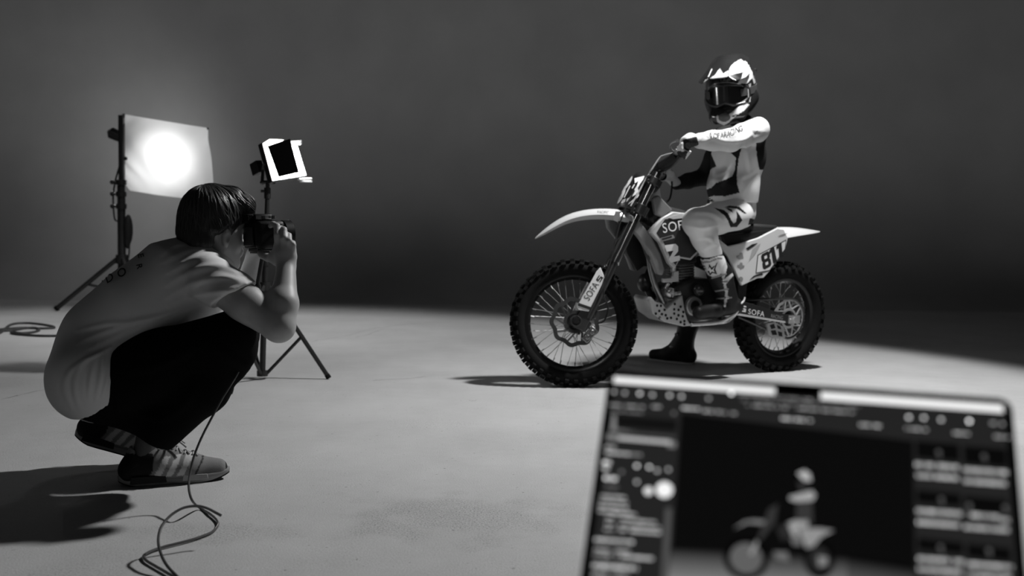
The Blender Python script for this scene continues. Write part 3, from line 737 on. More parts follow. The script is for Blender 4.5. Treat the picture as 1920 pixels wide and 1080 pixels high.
for poly in (((1443, 610), (1451, 607), (1454, 615), (1446, 617)), ((1445, 620), (1454, 619), (1457, 628), (1448, 628)), ((1458, 621), (1466, 623), (1467, 631), (1460, 630)), ((1456, 609), (1463, 612), (1465, 618), (1458, 616))):
    lay('guide_slot', np.array(poly, float), [(0, 1, 2, 3)], B_, blackm, cg)
b = MB(); b.rod(bk(1390, 500, 0), bk(1385, 585, 0), .032, 16); b.build('shock_absorber', darkm, bike)
plate('mudflap', ((1384, 520), (1402, 530), (1398, 565), (1384, 562)), .09, .18, blackm, bevel=.004)
# ------------------------------------------------------------------ the rider
rider = thing('person', 'person in helmet, goggles and black and white riding gear, seated on the dirt bike', 'person', W(1290, 684, 6.42)*[1, 1, 0])
def A(px, py, l): return bk(px, py, l)
pelv = A(1377, 398, 0); belly = A(1374, 350, 0); chest = A(1384, 296, 0); uch = A(1390, 258, 0); nk = A(1388, 232, -.01)
shN = A(1419, 243, .18); elN = A(1370, 263, .38); wrN = A(1312, 264, .345)
shF = A(1358, 258, -.19); elF = A(1322, 331, -.33); wrF = A(1268, 345, -.28)
hipN = A(1380, 402, .10); knN = A(1307, 417, .235); boN = A(1334, 475, .21); anN = A(1363, 556, .19)
hipF = A(1376, 404, -.10); anF = W(1281, 648, 6.42); knF = (hipF+anF)/2+D3*-.07
print('arm', np.linalg.norm(shN-elN), np.linalg.norm(elN-wrN), 'leg', np.linalg.norm(hipN-knN), np.linalg.norm(knN-anN), 'far', np.linalg.norm(hipF-knF), np.linalg.norm(knF-anF))
HC = A(1370, 165, .02)                                # head
hf = nrm(np.array([-.42, -.87, -.22])); _h = np.array([-.06, -.05, 1]); hu = nrm(_h-hf*np.dot(_h, hf)); hr = np.cross(hf, hu)
HS = 1.16
def H(f, r, u): return HC+(hf*f+hr*r+hu*u)*HS
# one continuous figure under the gear
bd = blend([ell(HC, [hf, hr, hu], [.10, .08, .12]), *chain([nk+(HC-nk)*.4, nk, uch], [.055, .06, .10]), *chain([uch, chest, belly, pelv], [.10, .108, .090, .085], nb, 1.3),
            *chain([uch, shN, elN, wrN], [.06, .05, .042, .03]), *chain([uch, shF, elF, wrF], [.06, .05, .042, .03]),
            *chain([hipN, knN, boN, anN], [.075, .058, .05, .04]), *chain([hipF, knF, anF], [.075, .058, .04])], .03)
organic('body', bd, .009, mat('skin', .32, .5), rider)
# jersey
tx = blend([*chain([uch+zb*-.01, chest, belly, belly*.5+pelv*.5], [.118, .126, .120, .118], nb, 1.38), *chain([nk, uch], [.07, .11]),
            *chain([uch, shN], [.10, .068]), *chain([uch, shF], [.10, .068])], .04)
slv = blend(chain([shN, shN*.45+elN*.55, elN, elN*.4+wrN*.6, wrN], [.068, .064, .060, .052, .042]), .02)
slF = blend(chain([shF, shF*.5+elF*.5, elF, elF*.4+wrF*.6, wrF], [.066, .060, .054, .046, .036]), .02)
jf = blend([tx, slv, slF], .022); jf = half(jf, belly*.42+pelv*.58, -zb)
jp = [(((1318, 195), (1445, 195), (1445, 400), (1310, 400)), .72),
      (((1330, 262), (1352, 225), (1372, 236), (1400, 238), (1418, 224), (1432, 214), (1405, 207), (1335, 212)), .012),           # collar
      (((1364, 246), (1378, 240), (1398, 236), (1392, 244), (1376, 248)), .45),
      (((1363, 278), (1395, 270), (1389, 282), (1384.5, 300), (1381.5, 325), (1382, 345), (1387, 361), (1360, 368), (1338, 367), (1319, 374), (1321, 357), (1334, 352), (1343, 343), (1362, 336), (1373, 330), (1378, 318), (1380, 296), (1371, 287)), .012),
      (((1318, 262), (1330, 262), (1334, 290), (1343.5, 312), (1336, 315), (1331, 320), (1325, 322), (1300, 400), (1240, 400), (1240, 300)), .012),
      (((1418, 265), (1424, 262), (1434, 244), (1436, 226), (1450, 230), (1450, 320), (1424, 318), (1420, 300), (1418, 280)), .012),
      (((1325, 322), (1336, 318), (1336, 350), (1322, 352)), .6)]
def jersey_tone(V, F):
    t = np.full(len(V), .012); P = projv(V); N = vnormals(V, F); face = ((CC-V)*N).sum(1) > -.02
    for poly, g in jp: t[inpoly(P, poly) & face] = g
    d = slv(V); l = (V-F0)@nb
    t[(d < .012) & (l > .20)] = .60                                       # near sleeve is all white
    t[(slF(V) < .012) & (l < -.20)] = .012                              # far sleeve is all black
    return t
jl = [(((1330, 258), (1350, 266), (1375, 268), (1398, 262)), 1), (((1378, 272), (1400, 262), (1414, 250)), 1.2), (((1400, 236), (1412, 246), (1428, 248)), 1), (((1318, 268), (1335, 262), (1350, 262)), .8),
      (((1395, 270), (1400, 300), (1405, 330)), 1), (((1390, 335), (1405, 330), (1420, 318)), 1), (((1340, 330), (1360, 325), (1375, 312)), .9), (((1395, 365), (1405, 345), (1412, 335)), .9), (((1408, 270), (1402, 290), (1405, 310)), .8)]
V, F = nets(jf, .0048); V = relax(V, F, 2); V = creases(V, F, jl, .007, 5)
jers = link('jersey', V, F, tonemat('jersey_cloth', .75, .2), rider, True, None, jersey_tone(V, F))
B_ = bvh_of([jers])
for ch, x, y in (('S', 1331, 259.5), ('O', 1337.5, 260), ('F', 1345, 259.5), ('A', 1350.5, 258.5), ('R', 1357.5, 257), ('A', 1363, 255.5), ('C', 1369, 253), ('I', 1375.5, 251), ('N', 1378.5, 249.5), ('G', 1385, 247)):
    lettering('sleeve_lettering', ch, (x, y), np.array([7.6, -1.2]), np.array([-1.0, -10.2]), B_, mat('sleeve_print', .05, .6), jers, off=.004, maxlen=3)
# trousers
pn = blend([*chain([pelv+zb*.10, pelv], [.108, .112], nb, 1.25), *chain([hipN, hipN*.5+knN*.5, knN], [.094, .088, .078]), *chain([knN, knN*.5+boN*.5, boN], [.074, .068, .060]),
            *chain([hipF, knF, knF*.8+anF*.2], [.094, .07, .06])], .03)
pl_ = [(((1300, 395), (1400, 360), (1400, 440), (1300, 430)), .70)]
def pz(pts): return [(1020+x/3.83, 159+y/3.83) for x, y in pts]
PB = [pz(((1220, 882), (1290, 898), (1322, 925), (1345, 972), (1362, 996), (1380, 984), (1386, 945), (1380, 905), (1400, 928), (1426, 972), (1385, 1022), (1338, 1022), (1322, 975), (1296, 938), (1256, 908))),
      pz(((1290, 880), (1330, 868), (1400, 874), (1458, 926), (1440, 926), (1390, 892), (1340, 884))), pz(((1298, 884), (1345, 890), (1360, 922), (1330, 902))), pz(((1478, 958), (1512, 965), (1500, 1002), (1466, 1006)))]
PW = []
def pant_fn(V, F): return creases(V, F, [(((1300, 400), (1330, 402), (1350, 412)), 1), (((1290, 425), (1315, 430), (1340, 425)), 1), (((1300, 450), (1325, 448), (1340, 458)), 1), (((1318, 470), (1332, 462), (1344, 460)), 1.1), (((1370, 372), (1390, 378), (1410, 376)), .9)], .007, 5)
organic('trousers', pn, .0052, tonemat('trouser_cloth', .7, .2), rider, polys=[(p, .012) for p in PB]+[(p, .6) for p in PW], base=.70, fn=pant_fn)
b = MB(); b.box(A(1331, 381, .13), nb*.012, D3*.012, zb*.022); b.rod(A(1330, 371, .135), A(1334, 389, .135), .006, 8); b.build('belt_buckle', chrome, rider, bevel=.003)
# boots
def foot(heel, toe, up_, r1, r2):
    return chain([heel, heel*.45+toe*.55, toe], [r1, (r1+r2)/2*.98, r2])
heN = A(1378, 574, .18); toN = A(1310, 586, .225)
bN = blend([*chain([A(1334, 482, .21), A(1350, 515, .20), A(1364, 560, .19)], [.062, .068, .060]), *foot(heN, toN, zb, .050, .036)], .025)
BP = [(((1300, 470), (1400, 470), (1400, 480), (1300, 486)), .012),
      (((1308, 483), (1316, 487), (1330, 486), (1348, 479), (1358, 480), (1361, 490), (1358, 505), (1350, 515), (1338, 520), (1328, 516), (1318, 504)), .66),
      (((1310, 487), (1318, 490), (1332, 489), (1347, 483), (1355, 484), (1354, 487), (1346, 486), (1332, 492), (1318, 494)), .22),
      
      (((1352, 512), (1356, 498), (1361, 490), (1364, 500), (1358, 525), (1365, 545), (1361, 575), (1357, 575), (1360, 550), (1356, 530)), .5),
      (((1355, 526), (1373, 512), (1376, 516), (1360, 534)), .6)]
boot = organic('boot', bN, .005, tonemat('boot_leather', .5, .2), rider, polys=BP, base=.012)
def cq(pts): return np.array([(1130+x/4.154, 420+y/4.154) for x, y in pts])
Bb = bvh_of([boot])
for pts, mm, of in ((((803, 377), (832, 310), (850, 338), (895, 295), (877, 350), (892, 390), (856, 379), (838, 400), (826, 374)), decb, .003), (((822, 360), (836, 332), (851, 358), (874, 326), (864, 355), (873, 374), (851, 366), (840, 382), (832, 360)), decw, .004),
                    (((758, 318), (800, 324), (802, 331), (764, 328)), decb, .003), (((770, 340), (808, 345), (806, 352), (778, 349)), decb, .003), (((790, 362), (800, 364), (797, 371)), decb, .003)):
    P = cq(pts); lay('boot_emblem', P, [tuple(t) for t in tessellate_polygon([[Vector((p[0], p[1], 0)) for p in P]])], Bb, mm, boot, of)
b = MB(); so_ = [A(x, y, .22) for x, y in ((1296, 609), (1347, 605), (1371, 594), (1381.6, 586), (1385, 574), (1394, 565), (1397, 557))]
_sp = curve_pts(so_, 6); b.tube(_sp, [.010-.006*(i/(len(_sp)-1))**1.5 for i in range(len(_sp))], 8); b.build('boot_sole', mat('sole_white', .6, .5), boot)
for (x0, y0), (x1, y1) in (((1334, 520), (1362, 512)), ((1338, 545), (1366, 540)), ((1330, 560), (1372, 556))):
    V2 = np.array([(x0, y0), (x1, y1), (x1, y1+3), (x0, y0+3)], float); lay('boot_strap', V2, [(0, 1, 2, 3)], bvh_of([boot]), decg, boot, off=.003, maxlen=5)
b = MB(); b.box(A(1359, 528, .285), D3*.018, nb*.006, zb*.008); b.box(A(1363, 558, .262), D3*.012, nb*.006, zb*.008); b.build('boot_buckle', alu, boot, bevel=.002)
# the far boot stands on the floor
Yf = 6.42; hp = G(1291, 683); tp_ = G(1226, 676); fd_ = nrm(tp_-hp)
bF = blend([*chain([anF+(knF-anF)*.75, anF+(knF-anF)*.4, anF, hp+[0, 0, .06]], [.072, .066, .060, .046]), cone(anF+[0, 0, .03], hp*.45+tp_*.55+[0, 0, .06], .056, .042), *chain([hp+[0, 0, .05], hp*.5+tp_*.5+[0, 0, .052], tp_+[0, 0, .040]], [.046, .046, .036])], .03)
bF = half(bF, [0, 0, .012], [0, 0, -1])
boot2 = organic('boot', bF, .006, mat('boot_black', .010, .5, spec=.25), rider)
b = MB(); q = perp(fd_)[0]; ol = []
for i in range(28):
    a = 2*math.pi*i/28; c_ = (hp+tp_)/2; L_ = np.linalg.norm(hp-tp_)/2+.045
    ol.append(c_+fd_*L_*np.sign(math.cos(a))*abs(math.cos(a))**.7+np.array([-fd_[1], fd_[0], 0])*.048*np.sign(math.sin(a))*abs(math.sin(a))**.8)
b.prism([p*[1, 1, 0]+[0, 0, .001] for p in ol], (0, 0, .014)); b.build('boot_sole', mat('sole_pale', .4, .5), boot2, bevel=.003)
b = MB()
for x, y in ((1268, 627), (1259, 650)):
    p = W(x, y, 6.35); b.ball(p, .012)
b.build('boot_buckle', midm, boot2)
# gloves: a hand closed round each grip
def grip_hand(name, cen, ax, back, wrist, m1, tone_fn=None):
    """cen on the bar, ax along it (thumb side first), back = from the bar towards the wrist"""
    ax = nrm(ax); back = nrm(back-ax*np.dot(back, ax)); u_ = np.cross(ax, back); 
    if u_[2] < 0: u_ = -u_
    fs = []; R_ = .029
    kn = [cen+ax*(.036-.024*i)+u_*.034-back*-.012 for i in range(4)]
    fs += [cone(wrist, cen+back*.045+u_*.026, .034, .036, u_, .8)]
    fs += [cone(cen+ax*.03+back*.02+u_*.03, cen-ax*.036+back*.02+u_*.03, .024, .022)]
    palm = blend(fs+[cone(cen+back*.045+u_*.026, cen+back*.02+u_*.03, .036, .028)], .02)
    fing = []
    for i in range(4):
        pts = []; rr = [.0118, .0115, .0105, .0095][i] if i != 0 else .0112
        for a in (150, 110, 60, 10, -40, -85):
            a = math.radians(a); pts.append(cen+ax*(.036-.0235*i)+(back*-math.cos(a)*1.0+u_*math.sin(a))*R_)
        fing.append(blend(chain(pts, [rr*1.1, rr*1.08, rr*1.06, rr, rr*.95, rr*.85]), .004))
    th = blend(chain([cen+ax*.035+back*.03+u_*.015, cen+ax*.056+back*.012-u_*.012, cen+ax*.05-back*.012-u_*.032], [.016, .013, .011]), .008)
    f = blend([palm, th], .012)
    g = union(*fing); f = blend([f, g], .006)
    V, F = nets(f, .0034); V = relax(V, F, 1)
    return link(name, V, F, m1, rider, True, None, tone_fn(V) if tone_fn else None)
gN = (Q(gl[0], .40, gl[2])+Q(gl[0], .29, gl[2]-.003))/2; gF = (Q(gl[0], -.40, gl[2])+Q(gl[0], -.29, gl[2]-.003))/2
def gl_t(V):
    P = projv(V); t = np.full(len(V), .62)
    t[inpoly(P, ((1280, 262), (1306, 256), (1312, 275), (1290, 282), (1284, 276)))] = .012
    t[inpoly(P, ((1262, 284), (1282, 282), (1290, 284), (1284, 300), (1268, 300)))] = .012
    t[inpoly(P, ((1266, 264), (1272, 261), (1276, 270), (1284, 283), (1278, 285), (1272, 276)))] = .6
    return t
grip_hand('glove', gN, -w2, wrN-gN, wrN, tonemat('glove_cloth', .6, .3), gl_t)
grip_hand('glove', gF, w2, wrF-gF, wrF, mat('glove_white', .62, .6))
# helmet
shell = ell(H(-.005, 0, .012), [hf, hr, hu], np.array([.150, .122, .150])*HS)
chin = blend([cone(H(.0, -.100, -.055), H(.100, -.052, -.125), .036*HS, .034*HS), cone(H(.100, -.052, -.125), H(.132, 0, -.130), .034*HS, .034*HS),
              cone(H(.132, 0, -.130), H(.100, .052, -.125), .034*HS, .034*HS), cone(H(.100, .052, -.125), H(.0, .100, -.055), .034*HS, .036*HS)], .03)
low = ell(H(-.01, 0, -.07), [hf, hr, hu], np.array([.125, .115, .09])*HS)
hs = blend([shell, chin, low], .035)
port = ell(H(.15, 0, -.028), [hf, hr, hu], np.array([.115, .118, .062])*HS)
neckh = cone(H(-.005, 0, -.25), H(-.005, 0, -.08), .085*HS, .08*HS)
hs = cut(cut(hs, port), neckh)
def c8(pts): return [(1290+x/7.2, 100+y/7.2) for x, y in pts]
HP = [(c8(((575, 170), (640, 115), (715, 75), (800, 130), (875, 260), (870, 330), (800, 405), (665, 412), (720, 340), (750, 250), (545, 300), (560, 210))), .62),
      (c8(((380, 860), (400, 830), (440, 890), (500, 870), (540, 840), (760, 655), (830, 690), (770, 760), (640, 850), (540, 945), (480, 975), (400, 930))), .6),
      (c8(((590, 850), (655, 815), (665, 830), (610, 862))), .03), (c8(((490, 915), (520, 895), (530, 910), (505, 930))), .03),
      (c8(((770, 460), (800, 440), (830, 470), (790, 530))), .4), (c8(((800, 560), (850, 590), (840, 650), (760, 690), (750, 660))), .45), (c8(((790, 610), (830, 610), (815, 660), (785, 650))), .03),
      (c8(((860, 280), (900, 300), (915, 400), (890, 410), (870, 340))), .4), (c8(((820, 420), (850, 400), (850, 450), (830, 480))), .35)]
V, F = nets(hs, .0048); V = relax(V, F, 2)
helmet = link('helmet', V, F, tonemat('helmet_shell', .22, .5, .6), rider, True, None, pattern(V, F, .013, HP))
B_ = bvh_of([helmet])
# peak of the helmet
V = []; Fc = []; nu = 17; st = [(-.03, .166, .085, .03), (.05, .168, .105, .055), (.11, .146, .118, .075), (.16, .118, .116, .062), (.20, .092, .104, .040), (.235, .068, .082, .02)]
for f_, u_, w_, d_ in st:
    for j in range(nu):
        x = -1+2*j/(nu-1); V.append(H(f_-.05*(abs(x)**2)*(f_ < .12), w_*x, u_-d_*abs(x)**2.0+.007*math.exp(-((abs(x)-.55)/.2)**2)))
for i in range(len(st)-1):
    for j in range(nu-1): Fc.append((i*nu+j, i*nu+j+1, (i+1)*nu+j+1, (i+1)*nu+j))
V, Fc = np.array(V), Fc
V_, F_ = V.copy(), Fc
bm = bmesh.new(); vs = [bm.verts.new(p) for p in V]
for f in Fc: bm.faces.new([vs[i] for i in f])
bmesh.ops.subdivide_edges(bm, edges=bm.edges[:], cuts=5, use_grid_fill=True, smooth=.0)
bmesh.ops.smooth_vert(bm, verts=[v for v in bm.verts if not v.is_boundary], factor=.5, use_axis_x=True, use_axis_y=True, use_axis_z=True)
bm.verts.index_update(); V = np.array([v.co[:] for v in bm.verts]); Fc = [tuple(v.index for v in f.verts) for f in bm.faces]; bm.free()
pk = [c8(((430, 200), (470, 275), (545, 230), (535, 310), (470, 350), (425, 390), (205, 390), (240, 355), (300, 335), (360, 295))), c8(((140, 470), (165, 430), (210, 400), (205, 430), (165, 470))), c8(((260, 330), (320, 200), (330, 215), (285, 310)))]
P = projv(V); t = np.full(len(V), .015)
t[inpoly(P, HP[0][0])] = .62
for p in pk: t[inpoly(P, p)] = .62
t[inpoly(P, c8(((270, 345), (300, 335), (300, 350), (265, 362))))] = .05
peak = link('helmet_peak', V, Fc, tonemat('helmet_shell', .22, .5, .6), helmet, True, None, t)
so = peak.modifiers.new('thick', 'SOLIDIFY'); so.thickness = .004; so.offset = -1
# goggles
V = []; Fc = []; nu = 17; nv = 7
def gog(x, y, out, hh=.050, ww=.105): return H(.122-.060*x*x+out, ww*x, -.026+hh*y*(1-.25*x**4)-.016*(1 if y < 0 else 0)*abs(y)*math.exp(-(x/.18)**2)*-1)
fr = MB(); ring_ = [(math.cos(a), math.sin(a)) for a in np.linspace(0, 2*math.pi, 41)[:-1]]
sq = [(np.sign(c)*abs(c)**.55, np.sign(s_)*abs(s_)**.6) for c, s_ in ring_]
fr.tube([gog(x, y, .006) for x, y in sq], .011, 8, closed=True); gfr = fr.build('goggle_frame', mat('goggle_frame', .018, .35), helmet)
V = []; Fc = []
for j in range(nv):
    for i in range(nu): V.append(gog((-1+2*i/(nu-1))*.97, (-1+2*j/(nv-1))*.95, .012))
for j in range(nv-1):
    for i in range(nu-1): Fc.append((j*nu+i, j*nu+i+1, (j+1)*nu+i+1, (j+1)*nu+i))
link('goggle_lens', V, Fc, mat('goggle_lens', .012, .16, 0, .35, coat=.2), gfr, True)
b = MB()
for sg in (1, -1):
    for k in range(9):
        a0, a1 = .3+k*.28, .3+(k+1)*.28
        pass
st_ = []
for a in np.linspace(math.radians(38), math.radians(322), 40): st_.append(H(.152*math.cos(a)-.005, .126*math.sin(a), -.012-.01*math.cos(a)))
for i in range(len(st_)-1):
    b.add([st_[i]-hu*.020, st_[i+1]-hu*.020, st_[i+1]+hu*.020, st_[i]+hu*.020], [(0, 1, 2, 3)])
sg_ = b.build('goggle_strap', mat('goggle_strap', .03, .7), gfr, smooth=False); so = sg_.modifiers.new('thick', 'SOLIDIFY'); so.thickness = .004; so.offset = 1
b = MB(); b.tube([gog(-.98, y, .016) for y in (-.55, .0, .5)], .004, 6); b.tube([gog(x, -.93, .016) for x in (-.85, -.5)], .0035, 6); b.build('goggle_trim', mat('goggle_trim', .5, .3), gfr)
lay('goggle_clip', np.array(c8(((650, 490), (675, 490), (692, 578), (668, 582)))), [(0, 1, 2, 3)], bvh_of([sg_, gfr, helmet]), mat('clip_white', .6, .4), gfr, .004)
b = MB(); b.ball(H(.160, 0, -.128), np.array([.02, .03, .022])*HS, ax=[hf, hr, hu]); b.build('chin_vent', mat('vent_grey', .08, .5), helmet)
b = MB(); b.disc(H(.0, -.128, .075), hr, .009*HS, .012, 14); b.build('peak_screw', darkm, helmet)
# ------------------------------------------------------------------ the crouching photographer
ph_ = thing('person', 'person crouching in a pale t-shirt and black trousers, aiming a camera', 'person', G(310, 905))
fd3 = nrm(np.array([.80, .58, -.10])); up3 = nrm(np.array([.10, .02, 1.])-fd3*np.dot([.10, .02, 1.], fd3)); rg3 = np.cross(fd3, up3)
HC3 = W(403, 424, 3.20)
def K(f, r, u): return HC3+fd3*f+rg3*r+up3*u
AX3 = [fd3, rg3, up3]
head = blend([ell(K(-.012, 0, .022), AX3, [.097, .077, .092]), ell(K(.028, 0, -.045), AX3, [.064, .060, .080]),
              cone(K(.062, -.012, -.112), K(.062, .012, -.112), .024), *chain([K(.062, .0, -.112), K(.005, .056, -.068), K(-.01, .064, -.02)], [.024, .022, .024]), *chain([K(.062, 0, -.112), K(.005, -.056, -.068), K(-.01, -.064, -.02)], [.024, .022, .024]),
              cone(K(.078, -.022, .016), K(.078, .022, .016), .016)], .02)
head = blend([head, cone(K(.090, 0, -.005), K(.112, 0, -.042), .008, .012), cone(K(.098, -.012, -.046), K(.098, .012, -.046), .009), cone(K(.090, -.016, -.070), K(.090, .016, -.070), .008), cone(K(.087, -.015, -.082), K(.087, .015, -.082), .008)], .010)
for s in (1, -1):
    head = cut(head, ell(K(.094, .032*s, -.004), AX3, [.012, .016, .009])); head = union(head, ell(K(.080, .032*s, -.004), AX3, [.012, .013, .011]))
    ea = nrm(rg3*s+fd3*.65); eb = nrm(fd3-rg3*s*.65)
    ear = ell(K(.010, .087*s, -.030), [eb, ea, nrm(up3-fd3*.15)], [.018, .010, .028]); ear = cut(ear, ell(K(.016, .097*s, -.031), [eb, ea, up3], [.011, .010, .017])); ear = blend([ear, cone(K(.008, .082*s, -.050), K(.013, .080*s, -.055), .007)], .008)
    head = blend([head, ear], .004)
neck = blend(chain([K(-.025, 0, -.03), W(398, 482, 3.20), W(372, 505, 3.21)], [.062, .060, .085]), .03)
shn = W(401, 528, 3.02); sho = W(395, 508, 3.42)
elb = W(523, 612, 2.97); wri = W(537, 500, 3.07)
elo = W(440, 610, 3.47); wro = W(478, 478, 3.36)
armn = blend(chain([shn, W(462, 570, 2.99), elb], [.055, .056, .046])+chain([elb, W(531, 570, 2.99), wri], [.045, .043, .028])+[cone(W(506, 596, 2.98), W(515, 560, 3.0), .03, .028)], .02)
armo = blend(chain([sho, elo], [.06, .044])+chain([elo, W(458, 550, 3.43), wro], [.044, .040, .028]), .02)
# near hand on the camera: palm, four bent fingers, thumb
def fchain(pts, rs): return blend(chain([W(*p) for p in pts], rs), .004)
palm = blend([cone(wri, W(533, 478, 3.075), .027, .031, nrm([.6, -.8, 0]), .75), cone(W(521, 462, 3.085), W(546, 466, 3.075), .014, .0145), cone(W(519, 478, 3.09), W(545, 482, 3.075), .018, .018), cone(W(512, 480, 3.10), W(520, 490, 3.09), .015, .016)], .016)
fing = [fchain([(521, 460, 3.078), (520, 441, 3.068), (519, 424, 3.085), (512, 420, 3.115), (505, 424, 3.14)], [.0115, .0108, .0102, .0092, .0080]),
        fchain([(531, 461, 3.070), (532.5, 446, 3.062), (532, 431, 3.080), (526, 428, 3.115), (519, 434, 3.14)], [.0115, .0108, .0102, .0092, .0080]),
        fchain([(540, 463, 3.068), (541.5, 452, 3.062), (541, 442, 3.080), (535, 439, 3.115), (528, 444, 3.14)], [.0110, .0104, .0098, .0088, .0078]),
        fchain([(547, 467, 3.070), (549, 459, 3.066), (549, 456, 3.085), (543, 452, 3.115), (537, 456, 3.135)], [.0105, .0098, .0088, .0080, .0070])]
thumb = fchain([(516, 486, 3.095), (502, 483, 3.12), (492, 479, 3.14), (487, 474, 3.15)], [.015, .0125, .0112, .0095])
hand = union(blend([palm, thumb], .010), *fing); hand = blend([armn, blend([palm, thumb], .010)], .012)
handf = blend([hand, union(*fing)], .006)
tend = []
for p in fing: pass
# far hand under the camera
palo = blend([cone(wro, W(492, 466, 3.33), .026, .028), cone(W(490, 464, 3.33), W(505, 466, 3.27), .02, .016)], .015)
fo = [fchain([(500, 468, 3.30+.0*i), (508+i*1.5, 470-i, 3.285-.018*i), (514+i, 462-i, 3.265-.014*i), (512+i, 452, 3.26-.012*i)], [.011, .0105, .0098, .0085]) for i in range(4)]
tho = fchain([(488, 466, 3.31), (482, 455, 3.27), (486, 446, 3.25)], [.014, .012, .010])
far = blend([armo, palo], .014); far = blend([far, union(tho, *fo)], .006)
tor = blend([*chain([W(372, 505, 3.21), W(345, 530, 3.18), W(265, 590, 3.16), W(190, 650, 3.16), W(170, 705, 3.14)], [.07, .115, .11, .10, .085]), cone(shn, sho, .05, .05)], .04)
legs = blend([*chain([W(182, 738, 3.03), W(436, 634, 3.02), W(306, 822, 3.05)], [.09, .052, .036]), *chain([W(190, 728, 3.34), W(440, 632, 3.36), W(250, 806, 3.40)], [.09, .052, .036])], .02)
body = union(blend([head, neck], .02), handf, far, tor, legs)
skin = mat('skin_tone', .38, .48, spec=.35, noise=.06, nscale=40, bump=.06, bscale=500)
organic('body', body, .0037, skin, ph_, it=1)
# t-shirt
front = blend([*chain([W(374, 508, 3.21), W(345, 531, 3.18), W(272, 588, 3.14), W(206, 640, 3.13), W(168, 706, 3.11)], [.090, .146, .146, .138, .130]),
               ell(W(166, 712, 3.00), np.eye(3), [.120, .135, .126]), ell(W(166, 712, 3.25), np.eye(3), [.105, .14, .118]), cone(shn, sho, .060, .066)], .06)
front = blend([front, cone(W(380, 505, 3.10), shn, .058, .060)], .04)
slp = blend(chain([shn, W(436, 552, 2.995), W(470, 584, 2.985)], [.062, .070, .074]), .02)
slp = half(slp, W(429, 558, 2.99), W(448, 592, 2.985)-W(429, 558, 2.99))
sle = cut(slp, cone(W(425, 535, 3.0), W(480, 590, 2.98), .066, .068))
slo = blend(chain([sho, W(425, 560, 3.46)], [.072, .075]), .02)
sh3 = blend([front, slo], .02); sh3 = blend([sh3, slp], .02); 
sh3 = cut(sh3, cone(W(447, 566, 2.99), W(480, 592, 2.985), .058, .060))
sh3 = cut(sh3, cone(W(400, 478, 3.20), W(412, 452, 3.20), .066, .07))
sh3 = half(sh3, W(170, 776, 3.05), W(174, 830, 3.05)-W(170, 776, 3.05))                 # hem
sh3 = cut(sh3, cone(W(196, 752, 3.03), W(235, 850, 3.03), .100, .120)); sh3 = cut(sh3, cone(W(186, 738, 3.3), W(215, 850, 3.3), .10, .12))
tl = [(((310, 492), (350, 474), (395, 465), (425, 472)), 1), (((320, 512), (360, 492), (405, 482), (438, 494)), 1.1), (((318, 535), (360, 512), (410, 502), (448, 514)), 1.1), (((318, 558), (365, 534), (420, 524), (455, 532)), 1.1),
      (((320, 575), (370, 556), (425, 548), (462, 544)), 1), (((345, 455), (375, 458), (400, 470)), .8), (((308, 478), (330, 462), (360, 462)), .7),
      (((148, 622), (200, 610), (260, 604), (320, 588)), .9), (((146, 645), (195, 626), (250, 608), (330, 592)), 1), (((170, 655), (230, 628), (300, 598), (370, 574)), .9),
      (((205, 652), (150, 678), (125, 700), (118, 730), (128, 760)), 1.2), (((150, 682), (138, 710), (138, 740), (146, 765)), 1), (((172, 680), (166, 710), (164, 740)), .8), (((190, 665), (186, 700), (178, 745)), .9), (((205, 655), (200, 700), (190, 740)), .7), (((215, 650), (212, 690), (202, 725)), .6), (((152, 680), (180, 668), (215, 650)), .7)]
V, F = nets(sh3, .0048); V = relax(V, F, 2); V = creases(V, F, tl, .005, 6)
shirt = link('t_shirt', V, F, mat('shirt_cotton', .74, .85, spec=.15, bump=.12, bscale=700), ph_, True)
B_ = bvh_of([shirt]); pr = mat('shirt_print', .03, .7)
for ch, x, y, a, s in (('L', 170, 546, 40, 17), ('A', 183, 536.5, 38, 17), ('D', 201, 533, 30, 17), ('O', 223, 523, 28, 17)):
    t = math.radians(a); lettering('shirt_lettering', ch, (x, y), np.array([math.cos(t), -math.sin(t)])*s*.95, np.array([-math.sin(t)*.6, -math.cos(t)])*s*.95, B_, pr, shirt, maxlen=4, off=.003, bold=.015)
for ch, x, y, a, s in (('E', 259, 486, 66, 13), ('R', 256, 505, 68, 13)):
    t = math.radians(-a); lettering('shirt_lettering', ch, (x, y-8), np.array([math.cos(t)*.6, -math.sin(t)])*s*.9, np.array([-math.sin(t)*.9, -math.cos(t)*.6])*s, B_, pr, shirt, maxlen=4, off=.003, bold=.015)
# trousers
tr = blend([*chain([W(176, 735, 3.04), W(300, 682, 3.02), W(430, 632, 3.01)], [.118, .102, .078]), *chain([W(434, 640, 3.01), W(380, 726, 3.03), W(302, 815, 3.06)], [.072, .078, .056]),
            cone(W(452, 668, 3.02), W(440, 690, 3.03), .040, .035), *chain([W(190, 730, 3.32), W(310, 680, 3.34), W(440, 625, 3.35)], [.118, .10, .075]), *chain([W(442, 632, 3.35), W(370, 735, 3.36), W(262, 806, 3.39)], [.070, .08, .055]),
            cone(W(180, 735, 3.08), W(190, 730, 3.30), .12, .12), cone(W(215, 770, 3.05), W(300, 790, 3.06), .055, .06)], .035)
tr = half(tr, W(300, 834, 3.06), W(282, 870, 3.06)-W(300, 834, 3.06))
tq = [(((470, 690), (440, 668), (400, 640)), 1), (((300, 790), (340, 770), (380, 720)), 1), (((240, 700), (300, 690), (380, 650)), 1), (((220, 760), (260, 780), (300, 790)), 1)]
organic('trousers', tr, .006, mat('trouser_black', .006, .95, spec=.05), ph_, lines=tq, amp=.006, width=10)
